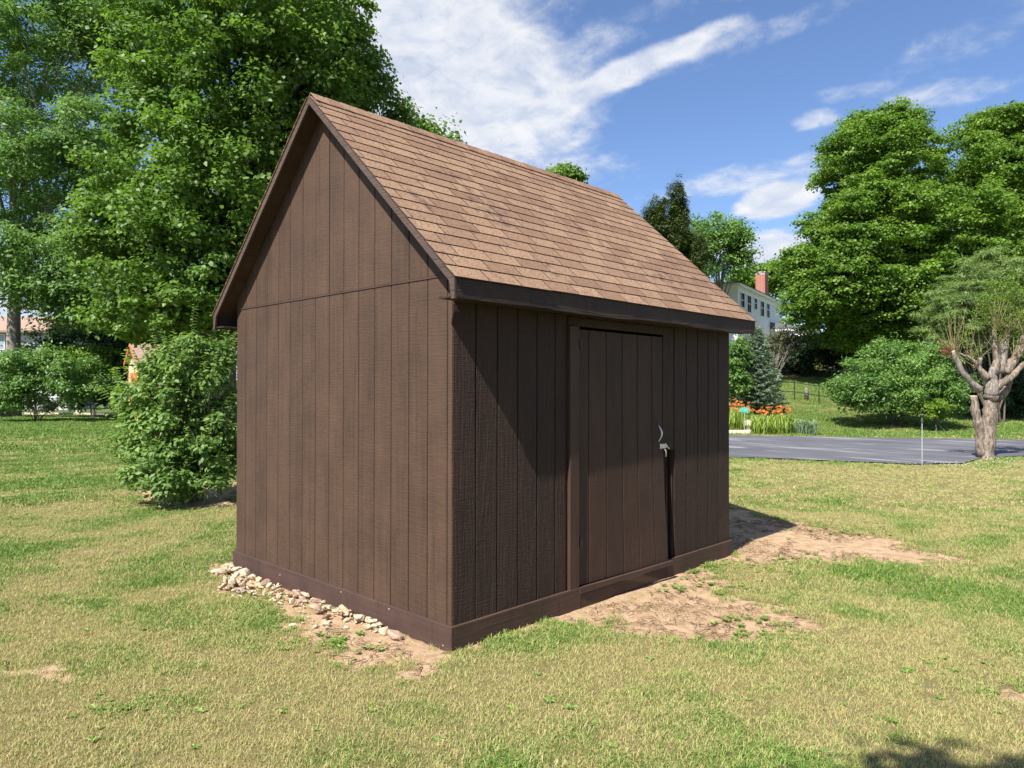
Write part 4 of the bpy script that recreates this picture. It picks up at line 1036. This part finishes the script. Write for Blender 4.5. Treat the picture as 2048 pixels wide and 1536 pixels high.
# ------------------------------------------------------------------ beds and small things beyond the driveway
M['stone_a'] = simple('pale_weathered_stone', (.52, .45, .36), .85, var=.3, scale=9, bump=.5, bscale=40)
def fence():
    root = empty('rail_fence', tuple(gp(1612, 796)), label='thin black metal rail fence crossing the grass slope', cat='fence')
    o = np.array(root.location); px = [(1508, 772, 26), (1546, 778, 23), (1589, 776, 24), (1638, 783, 24), (1690, 790, 24), (1740, 797, 24)]
    D0 = [38.5, 38.3, 38, 36.5, 35.4, 34.6]; P = []
    for (x, y, h), dd in zip(px, D0):
        p = CAM+FH*dd+RH*(x-1024)/FPX*dd; b = np.array([p[0], p[1], gz(p[0], p[1])]); P.append(b-o)
    for p in P:
        mb = MB(); mb.tube([p-np.array([0, 0, .1]), p+np.array([0, 0, 1.0])], .028, 6); mb.build('post', simple('black_metal', (.02, .022, .024), .5), root)
    for i in range(len(P)-1):
        for h in (.42, .90):
            mb = MB(); mb.tube([P[i]+np.array([0, 0, h]), P[i+1]+np.array([0, 0, h])], .022, 6); mb.build('rail', simple('black_metal', (.02, .022, .024), .5), root)
fence()
bl = gp(1613, 800); mb = MB(); mb.tube([(0, 0, -.05), (0, 0, .55), (0, 0, .6)], [.115, .11, .10], 12); mb.tube([(0, 0, .6), (0, 0, .66)], [.07, .05], 10)
o = mb.build('bollard', simple('weathered_grey_wood', (.20, .17, .15), .85, bump=.4), None, True); o.location = tuple(bl); tag(o, 'short grey wooden bollard standing in front of the black rail fence', 'bollard')
# pole with small feeder by the driveway
def pole():
    p = cw((1844-1024)/FPX*15.75, 15.75); b = np.array([p[0], p[1], gz(*p)]); root = empty('garden_lamp', tuple(b), label='thin pale pole with a small dark lamp on top left of the cut back tree', cat='garden lamp')
    h = 1.6827-(826-777)/FPX*15.75; st = simple('grey_painted_steel', (.45, .47, .46), .5, .3)
    mb = MB(); mb.tube([(0, 0, -.1), (0, 0, h-.2)], .010, 6); mb.build('pole', st, root)
    dk = simple('dark_lamp_metal', (.06, .07, .07), .5)
    mb = MB(); mb.tube([(0, 0, h-.20), (0, 0, h-.16), (0, 0, h-.06)], [.018, .024, .014], 8); mb.build('lamp_body', dk, root)
    mb = MB(); mb.tube([(0, 0, h-.06), (0, 0, h-.03), (0, 0, h-.025), (0, 0, h+.005)], [.018, .03, .062, .018], 10); mb.build('lamp_cap', dk, root)
pole()
def blades(n, rng, r, h, wd, arch=.5):
    """leaf fans rooted at the origin as strips"""
    mb = MB()
    for _ in range(n):
        a = rng.uniform(0, 2*PI); b0 = np.append(rng.normal(size=2)*r*.35, 0); hh = h*rng.uniform(.6, 1.1); out = np.array([math.cos(a), math.sin(a), 0])*r*rng.uniform(.4, 1.1); sd = np.array([-math.sin(a), math.cos(a), 0])*wd*.5
        P = [b0, b0+out*.25+np.array([0, 0, hh*.6]), b0+out*.65+np.array([0, 0, hh*.95]), b0+out*1.1+np.array([0, 0, hh*(1-arch)])]
        w_ = [.7, 1, .8, .1]; V = []
        for p, k in zip(P, w_): V += [p-sd*k, p+sd*k]
        mb.add(V, [(0, 1, 3, 2), (2, 3, 5, 4), (4, 5, 7, 6)])
    return mb
def setrnd(me, rng):
    a = me.attributes.new('rnd', 'FLOAT', 'FACE'); a.data.foreach_set('value', np.repeat(rng.random((len(me.polygons)+2)//3), 3)[:len(me.polygons)].astype(np.float32))
lily_spots = [(1466, 858, 'far left daylily clump beside the shed corner', 12), (1480, 856, 'daylily clump just behind the white planter', 8), (1512, 866, 'daylily clump right of the white planter', 8),
              (1530, 868, 'daylily clump under the spruce, second right of the planter', 6), (1552, 868, 'tallest orange daylily clump in the middle of the bed', 14), (1576, 866, 'orange daylily clump next to the iris leaves', 9), (1562, 862, 'daylily clump behind the tallest one', 5), (1478, 846, 'back daylily clump against the shed corner', 12)]
rng = np.random.default_rng(81)
for (px, py, lb, nf) in lily_spots:
    b = gp(px, py); root = empty('daylily_clump', tuple(b), label=lb+', orange flowers over yellow green leaves', cat='daylilies', group='orange daylilies by the driveway')
    mb = blades(110, rng, .46, .66, .036, .6); o = mb.build('foliage', M['lily_leaf'], root); o['kind'] = 'stuff'; setrnd(o.data, rng)
    st = MB(); fl = []
    for _ in range(nf):
        e = np.append(rng.normal(size=2)*.26, rng.uniform(.72, 1.0)); st.tube([e*np.array([.2, .2, 0]), e*np.array([.7, .7, .6]), e], [.006, .005, .004], 4, False); fl.append(e)
    st.build('stalks', M['lily_leaf'], root)
    for e in fl:
        m2 = MB()
        for q in range(6):
            a = q*PI/3; o1 = np.array([math.cos(a), math.sin(a), 0]); sd = np.array([-o1[1], o1[0], 0])*.022
            m2.add([(0, 0, 0), o1*.05+sd+np.array([0, 0, .05]), o1*.10+np.array([0, 0, .045]), o1*.05-sd+np.array([0, 0, .05])], [(0, 1, 2), (0, 2, 3)])
        f = m2.build('flower', M['lily_flower'], root); f.scale = (.85, .85, .85); f.location = tuple(e); f.rotation_euler = (rng.uniform(-.7, .7), rng.uniform(-.7, .7), 0)
for (px, py, lb) in ((1600, 868, 'left iris leaf fan beside the daylilies'), (1622, 870, 'right iris leaf fan at the end of the flower bed')):
    b = gp(px, py); root = empty('iris_clump', tuple(b), label=lb+', stiff grey green blades', cat='iris', group='iris leaves at the bed end')
    mb = blades(80, rng, .34, .55, .035, .12); o = mb.build('foliage', M['iris_leaf'], root); o['kind'] = 'stuff'; setrnd(o.data, rng)
# planter with teal ornament
b = gp(1497, 866); root = empty('stone_planter', tuple(b), label='pale square stone planter on a base between the daylilies', cat='planter')
ps = M['stone_a']
mb = MB(); mb.box((-.13, -.13, 0), (.13, .13, .07)); mb.tube([(0, 0, .07), (0, 0, .16), (0, 0, .24)], [.11, .075, .11], 12); mb.build('pedestal', ps, root)
mb = MB(); mb.tube([(0, 0, .24), (0, 0, .30), (0, 0, .46), (0, 0, .50)], [.10, .17, .20, .215], 12); mb.build('bowl', simple('cream_stone_bowl', (.66, .62, .52), .8, bump=.4, bscale=30), root)
shell = MB()
for q in range(7):
    a = -1.2+q*.4; o1 = np.array([math.sin(a)*.20, 0, math.cos(a)*.20]); shell.prism([(o1[0]*.2, 0, .0), (o1[0]+.035, .0, o1[2]), (o1[0], 0, o1[2]+.03), (o1[0]-.035, 0, o1[2])], (0, .03, 0))
o = shell.build('garden_ornament', simple('teal_painted_metal', (.10, .50, .42), .5), None); o.location = tuple(wp(1489, 826, 27.3)); o.rotation_euler = (0, 0, YAW); tag(o, 'teal shell shaped garden ornament just left above the stone planter', 'ornament')
mb = MB(); o_ = wp(1489, 826, 27.3); mb.tube([(0, .012, .01), (0, .012, -(o_[2]-gz(o_[0], o_[1])))], .012, 6); st_ = mb.build('stake', M['steel'], o)
# pinkish stone edging steps at left of the lily bed
root = empty('stone_step', tuple(gp(1470, 868)), label='low pinkish stone edging beside the driveway left of the planter', cat='stone edging')
for k in range(5):
    p = gp(1455+k*9, 867)-np.array(root.location); a = MB(); a.box((-.12, -.10, -.05), (.12, .10, .12)); s_ = a.build('stone', simple('pinkish_edging_stone', (.60, .45, .38), .85, bump=.4), root, bevel=.02); s_.location = tuple(p); s_.rotation_euler = (0, 0, YAW+rng.uniform(-.15, .15))
# far left bed edging
root = empty('bed_edging', tuple(gp(60, 830)), label='long pale stone edging strip in front of the far left flower bed', cat='bed edging')
for k in range(13):
    p = gp(-60+k*24, 829.5+k*.10)-np.array(root.location); a = MB(); a.box((-.36, -.12, -.05), (.36, .12, .14)); s_ = a.build('edging_block', simple('pale_concrete_edging', (.62, .60, .54), .85, bump=.3) if k < 5 else M['stone_a'], root, bevel=.02); s_.location = tuple(p); s_.rotation_euler = (0, 0, YAW+rng.uniform(-.04, .04))
def rock_mesh(name, rng, sub=2, jag=.24, facet=True):
    import bmesh
    bm = bmesh.new(); bmesh.ops.create_icosphere(bm, subdivisions=sub, radius=1)
    cuts = [(unit(rng.normal(size=3)), rng.uniform(.38, .78)) for _ in range(9)]
    for v in bm.verts:
        p = np.array(v.co)
        for n_, dd in cuts:
            t = p@n_
            if t > dd: p = p-n_*(t-dd)*.97
        p = p*(1+rng.normal()*jag*.12); v.co = p
    me = bpy.data.meshes.new(name); bm.to_mesh(me); bm.free(); return me
for (px, py, lb) in ((104, 822, 'pale lump of stone in the middle of the far left bed'), (158, 824, 'flat grey stone at the right end of the far left bed')):
    m2 = rock_mesh('garden_rock', rng); m2.materials.append(M['stone_a']); o = link(bpy.data.objects.new('garden_rock', m2)); o.location = tuple(gp(px, py+3, .12)); o.scale = (.35 if px > 150 else .2, .22, .16); o.rotation_euler = (0, 0, YAW); tag(o, lb, 'rock')

# ------------------------------------------------------------------ stones heaped along the gable wall
def stone_mat(name, a, b_):
    m, w, b = mat(name)
    co = w.node('ShaderNodeNewGeometry').outputs['Position']; oi = w.node('ShaderNodeObjectInfo').outputs['Random']
    n = w.noise(co, 38.0, 6.0, .7, .5); n2 = w.noise(co, 11.0, 3.0)
    c = w.mix(w.mapr(n, .32, .68), a, b_); c = w.mix(w.math('MULTIPLY', w.mapr(n2, .5, .75), .35), c, (.30, .20, .13))
    c = w.mix(w.math('MULTIPLY', w.math('SUBTRACT', oi, .5), .25), c, (.75, .68, .58))
    w.put(b.inputs['Base Color'], c); b.inputs['Roughness'].default_value = .9
    bp = w.node('ShaderNodeBump'); bp.inputs['Strength'].default_value = .8; bp.inputs['Distance'].default_value = .01
    w.put(bp.inputs['Height'], n); w.l.new(bp.outputs[0], b.inputs['Normal']); return m
SM = [stone_mat('cream_stone', (.34, .26, .16), (.62, .51, .35)), stone_mat('tan_stone', (.31, .22, .12), (.54, .42, .26)), stone_mat('grey_stone', (.20, .17, .13), (.44, .38, .30)), stone_mat('red_brown_stone', (.18, .085, .055), (.32, .18, .12)), stone_mat('pink_stone', (.28, .18, .125), (.46, .33, .24))]
rng = np.random.default_rng(91)
pile = empty('stone_pile', (-2.0, -.15, 0), label='heap of pale broken stones along the foot of the gable wall', cat='stone pile')
rocks = []
for mi in range(5):
    for _ in range(5):
        m2 = rock_mesh('stone', rng); m2.materials.append(SM[mi]); rocks.append(m2)
placed = []
def put_stone(x, y, s, mi, sq=(1, .8, .6), zoff=0.0):
    o = bpy.data.objects.new('stone', rocks[mi*5+rng.integers(5)]); link(o, pile)
    h = 0.0
    for (a, b, c, hh) in placed:
        dd = math.hypot(a-x, b-y)
        if dd < (c+s)*.62: h = max(h, hh*.75)
    z = h+s*sq[2]*.45
    placed.append((x, y, s, h+s*sq[2]*.9))
    o.location = (x+2.0, y+.15, min(z, .16)+zoff); o.scale = (s*sq[0], s*sq[1], s*sq[2]); o.rotation_euler = (rng.normal()*.3, rng.normal()*.3, rng.uniform(0, 2*PI))
for k in range(228):
    t = rng.random()**1.1; x = -3.06+t*2.42
    wdt = float(np.interp(t, [0, .12, .35, .5, .68, 1], [.16, .30, .42, .30, .13, .10]))
    y = -.055-wdt*rng.random()**1.1
    s = rng.choice([rng.uniform(.014, .03), rng.uniform(.02, .04), rng.uniform(.032, .058)])*(1-.2*t)
    put_stone(x, y, s, rng.choice([0, 0, 0, 1, 1, 2, 4, 3], p=[.2, .15, .15, .15, .08, .12, .10, .05]), (1, rng.uniform(.45, .85), rng.uniform(.35, .7)))
for k in range(52):
    t = rng.random(); x = -3.0+t*2.6; y = -.10-rng.random()*(.50 if t < .6 else .32); put_stone(x, y, rng.uniform(.010, .024), rng.choice([0, 1, 2, 4]), (1, .8, .6), -.004)
for (px, py, s, mi) in ((492, 1148, .10, 0), (470, 1152, .07, 0), (531, 1164, .065, 3), (600, 1185, .075, 4), (560, 1180, .06, 1), (640, 1200, .06, 4), (634, 1218, .07, 4), (690, 1224, .07, 1), (655, 1243, .05, 0), (792, 1268, .085, 4), (775, 1256, .07, 0), (720, 1238, .055, 0), (745, 1246, .055, 0), (652, 1230, .05, 3), (585, 1245, .045, 0), (440, 1172, .04, 0)):
    p = gp(px, py+8); put_stone(p[0], min(p[1], -.06-s*.6), s*.85, mi, (1, .72, .52))

# ------------------------------------------------------------------ grass
def tuft_mesh(name, n, r, h, wd, rng, dry):
    V = []; F = []; R_ = []
    for _ in range(n):
        a = rng.uniform(0, 2*PI); rr = r*math.sqrt(rng.random()); b = rng.uniform(0, 2*PI)
        p = np.array([math.cos(a)*rr, math.sin(a)*rr, -.004]); hh = h*rng.uniform(.5, 1.15); lean = np.array([math.cos(b), math.sin(b), 0])*hh*rng.uniform(.2, 1.1)
        yw = rng.uniform(0, 2*PI); sd = np.array([math.cos(yw), math.sin(yw), 0])*wd*.5
        m_ = p+lean*.35+np.array([0, 0, hh*.6]); t = p+lean+np.array([0, 0, hh*rng.uniform(.6, 1)])
        q = len(V); V += [p-sd, p+sd, m_+sd*.8, m_-sd*.8, t]; F += [(q, q+1, q+2, q+3), (q+3, q+2, q+4)]; c = rng.random(); R_ += [c, c]
    me = bpy.data.meshes.new(name); me.from_pydata([tuple(v) for v in V], [], F)
    a = me.attributes.new('rnd', 'FLOAT', 'FACE'); a.data.foreach_set('value', np.array(R_, np.float32)); return me
def grass_mat():
    m, w, b = mat('grass_blade_green_and_straw')
    r = w.node('ShaderNodeAttribute', attribute_name='rnd').outputs['Fac']
    g = w.node('ShaderNodeAttribute', attribute_name='green', attribute_type='INSTANCER').outputs['Fac']
    f = w.math('ADD', g, w.math('MULTIPLY', w.math('SUBTRACT', r, .5), 1.1), clamp=True)
    ramp = w.node('ShaderNodeValToRGB'); w.put(ramp.inputs[0], f); e = ramp.color_ramp.elements
    e[0].position = 0; e[0].color = (.56, .46, .22, 1); e[1].position = 1; e[1].color = (.12, .23, .035, 1)
    for p, c in ((.25, (.42, .415, .165, 1)), (.5, (.30, .37, .10, 1)), (.78, (.185, .30, .055, 1))):
        k = ramp.color_ramp.elements.new(p); k.color = c
    w.put(b.inputs['Base Color'], ramp.outputs[0]); b.inputs['Roughness'].default_value = .6; b.inputs['Specular IOR Level'].default_value = .3
    tr = w.node('ShaderNodeBsdfTranslucent'); w.put(tr.inputs[0], ramp.outputs[0]); mx = w.node('ShaderNodeMixShader'); mx.inputs[0].default_value = .3
    w.l.new(b.outputs[0], mx.inputs[1]); w.l.new(tr.outputs[0], mx.inputs[2]); w.l.new(mx.outputs[0], w.n['Material Output'].inputs[0])
    return m
GM = grass_mat()
def scatter(name, label, P, scale, grn, tufts, seed, mt=None):
    rng = np.random.default_rng(seed); me = bpy.data.meshes.new(name); me.vertices.add(len(P)); me.vertices.foreach_set('co', P.astype(np.float32).ravel()); me.update()
    for nm, v in (('scl', scale), ('green', grn), ('rotz', rng.uniform(0, 2*PI, len(P)))):
        a = me.attributes.new(nm, 'FLOAT', 'POINT'); a.data.foreach_set('value', v.astype(np.float32))
    a = me.attributes.new('pick', 'INT', 'POINT'); a.data.foreach_set('value', rng.integers(0, len(tufts), len(P)).astype(np.int32))
    o = link(bpy.data.objects.new(name, me)); tag(o, label, 'grass', kind='stuff')
    ng = bpy.data.node_groups.new(name, 'GeometryNodeTree'); ng.interface.new_socket('Geometry', in_out='INPUT', socket_type='NodeSocketGeometry'); ng.interface.new_socket('Geometry', in_out='OUTPUT', socket_type='NodeSocketGeometry')
    N = ng.nodes; Lk = ng.links; gi = N.new('NodeGroupInput'); go = N.new('NodeGroupOutput')
    g2 = N.new('GeometryNodeGeometryToInstance')
    objs = []
    for t in tufts[::-1]:
        to = bpy.data.objects.new('grass_tuft', t); oi = N.new('GeometryNodeObjectInfo'); oi.inputs[0].default_value = to; Lk.new(oi.outputs['Geometry'], g2.inputs[0])
    iop = N.new('GeometryNodeInstanceOnPoints'); iop.inputs['Pick Instance'].default_value = True
    def attr(nm, tp='FLOAT'):
        n = N.new('GeometryNodeInputNamedAttribute'); n.data_type = tp; n.inputs[0].default_value = nm; return n.outputs[0]
    cx = N.new('ShaderNodeCombineXYZ'); Lk.new(attr('rotz'), cx.inputs[2])
    Lk.new(gi.outputs[0], iop.inputs['Points']); Lk.new(g2.outputs[0], iop.inputs['Instance']); Lk.new(attr('pick', 'INT'), iop.inputs['Instance Index'])
    Lk.new(cx.outputs[0], iop.inputs['Rotation']); Lk.new(attr('scl'), iop.inputs['Scale']); Lk.new(iop.outputs[0], go.inputs[0])
    md = o.modifiers.new('grass', 'NODES'); md.node_group = ng
    return o
rng = np.random.default_rng(101)
def mk(n, r, h, wd, cnt=6):
    out = []
    for _ in range(cnt):
        t = tuft_mesh('grass_tuft', n, r, h, wd, rng, 0); t.materials.append(GM); out.append(t)
    return out
def field(f0, f1, dens, rmin=-.80, rmax=.80):
    area = .5*(f1**2-f0**2)*(rmax-rmin); n = int(area*dens)
    f = np.sqrt(rng.uniform(f0**2, f1**2, n)); r = rng.uniform(rmin, rmax, n)*f
    return CAM[0]+RH[0]*r+FH[0]*f, CAM[1]+RH[1]*r+FH[1]*f
def in_shed(x, y, e=0.0): return (x > -W-.03-e) & (x < .03+e) & (y > -.03-e) & (y < L+.03+e)
def sow(name, label, f0, f1, dens, tufts, sc, seed, grow=1.0):
    x, y = field(f0, f1, dens)
    d = dirt(x, y); g = green(x, y)
    keep = (rng.random(len(x)) > np.clip(d*1.02, 0, .955)) & ~in_shed(x, y, .01)
    if f1 > 14: keep &= in_poly_sd(x, y, ROAD) > .02
    # straws thin out on the driest ground
    keep &= rng.random(len(x)) < (.80+.4*g)
    x, y, g, d = x[keep], y[keep], g[keep], d[keep]
    lush = fbm(x, y, 1.7, 3, 21)
    s = sc*(.80+.7*g*lush*1.6)*rng.uniform(.7, 1.25, len(x))*(1-.35*d)
    z = hgt(x, y)-d*.012
    return scatter(name, label, np.stack([x, y, z], 1), s*grow, np.clip(g+rng.normal(0, .16, len(x)), 0, 1), tufts, seed)
near_t = mk(17, .048, .032, .0035); mid_t = mk(18, .08, .040, .0085); far_t = mk(20, .17, .06, .018)
sow('near_grass', 'short dry and green grass blades of the nearest lawn', 2.6, 6.0, 1400, near_t, 1.0, 1)
sow('near_grass', 'short dry and green grass blades of the lawn level with the shed', 6.0, 10.0, 640, near_t, 1.15, 2)
sow('middle_grass', 'short grass of the lawn between shed and driveway', 10.0, 18.5, 150, mid_t, 1.0, 3)
sow('far_grass', 'grass on the far lawn and the slope beyond the driveway', 18.5, 48.0, 17, far_t, 1.0, 4)
# green tufts at the edges of the bare patches
xx = rng.uniform(-4, 4.5, 60000); yy = rng.uniform(-3, 9, 60000); d = dirt(xx, yy); nn = fbm(xx, yy, 1.9, 3, 63)
k = (d > .04) & (d < .75) & (nn > .53) & ~in_shed(xx, yy, .02) & (rng.random(60000) < .55)
xx, yy = xx[k], yy[k]
scatter('edge_grass', 'fresh green grass tufts round the edges of the bare sandy patches', np.stack([xx, yy, hgt(xx, yy)-.006], 1), rng.uniform(.9, 1.9, len(xx)), np.clip(rng.normal(.85, .14, len(xx)), 0, 1), near_t, 9)
# broad leaved weeds
wrng = np.random.default_rng(111)
def weed_mesh():
    mb = MB()
    for q in range(9):
        a = q*2.4+wrng.uniform(-.3, .3); ln = wrng.uniform(.03, .065); o1 = np.array([math.cos(a), math.sin(a), 0]); sd = np.array([-o1[1], o1[0], 0])*ln*.22
        mb.add([(0, 0, .004), o1*ln*.5+sd+np.array([0, 0, ln*.38]), o1*ln+np.array([0, 0, ln*.3]), o1*ln*.5-sd+np.array([0, 0, ln*.38])], [(0, 1, 2), (0, 2, 3)])
    me = mb.mesh('weed', GM); a = me.attributes.new('rnd', 'FLOAT', 'FACE'); a.data.foreach_set('value', wrng.random(len(me.polygons)).astype(np.float32)); return me
wt = [weed_mesh() for _ in range(4)]
P = []
for (px, py, sx, sy, n) in ((1440, 1072, 50, 8, 50), (1700, 1062, 60, 8, 70), (1580, 1130, 60, 12, 50), (1400, 1160, 60, 16, 50), (1500, 1255, 50, 18, 40), (1430, 1130, 30, 8, 20), (640, 1290, 60, 12, 40), (250, 1410, 60, 20, 26), (1900, 1340, 60, 20, 16), (1640, 1510, 40, 18, 16), (1360, 1140, 12, 5, 8), (520, 1240, 40, 10, 18), (1750, 1430, 200, 60, 16), (900, 1420, 300, 60, 20), (300, 1300, 160, 90, 26), (1820, 930, 90, 4, 40)):
    for _ in range(n):
        u, v = px+wrng.normal()*sx, max(py+wrng.normal()*sy, 800); 
        ray = _F+_R*(u-1024)/FPX-_U*(v-768)/FPX; t = CAM[2]/-ray[2]; p = CAM+ray*t
        if not bool(in_shed(p[0], p[1], .03)): P.append([p[0], p[1], gz(p[0], p[1])])
P = np.array(P)
scatter('lawn_weeds', 'broad leaved green weeds dotted through the lawn and bare soil', P, wrng.uniform(.35, .8, len(P)), np.clip(wrng.normal(.9, .1, len(P)), 0, 1), wt, 12)
# dead straw and twig litter on the bare soil
mb = MB(); xx = wrng.uniform(-1, 4, 30000); yy = wrng.uniform(-1, 8, 30000); d = dirt(xx, yy); k = (d > .5) & (fbm(xx, yy, 2.2, 3, 88) > .5) & ~in_shed(xx, yy, .03) & (wrng.random(30000) < .55)
for x, y in zip(xx[k], yy[k]):
    a = wrng.uniform(0, PI); l2 = wrng.uniform(.015, .06); z = gz(x, y); dx, dy_ = math.cos(a)*l2, math.sin(a)*l2
    mb.tube([(x-dx, y-dy_, z-.004), (x+wrng.normal()*.006, y+wrng.normal()*.006, z+wrng.uniform(.0, .014)), (x+dx, y+dy_, z-.002)], wrng.uniform(.0012, .0032), 3, False)
o = mb.build('straw_litter', simple('dry_brown_straw', (.17, .10, .06), .9, var=.6, scale=30), None); tag(o, 'thin dead twigs and straw lying on the bare sandy soil by the shed door', 'litter', kind='stuff')
# clover flowers by the cut back tree
mb = MB()
for _ in range(230):
    r = wrng.uniform(8.6, 13.5); f = wrng.normal(16.6 if r > 10 else 15.9, .45); p = cw(r, f)
    if float(in_poly_sd(np.array([p[0]]), np.array([p[1]]), ROAD)[0]) < .06: continue
    z = gz(*p)+wrng.uniform(.04, .08); s = .0075
    mb.add([(p[0]-s, p[1], z), (p[0]+s, p[1], z), (p[0], p[1]-s, z), (p[0], p[1]+s, z), (p[0], p[1], z+s), (p[0], p[1], z-s)], [(0, 2, 4), (2, 1, 4), (1, 3, 4), (3, 0, 4), (2, 0, 5), (1, 2, 5), (3, 1, 5), (0, 3, 5)])
o = mb.build('clover_flowers', simple('white_clover', (.75, .75, .68), .7), None); tag(o, 'white clover flowers in the grass at the foot of the cut back tree', 'clover', kind='stuff')
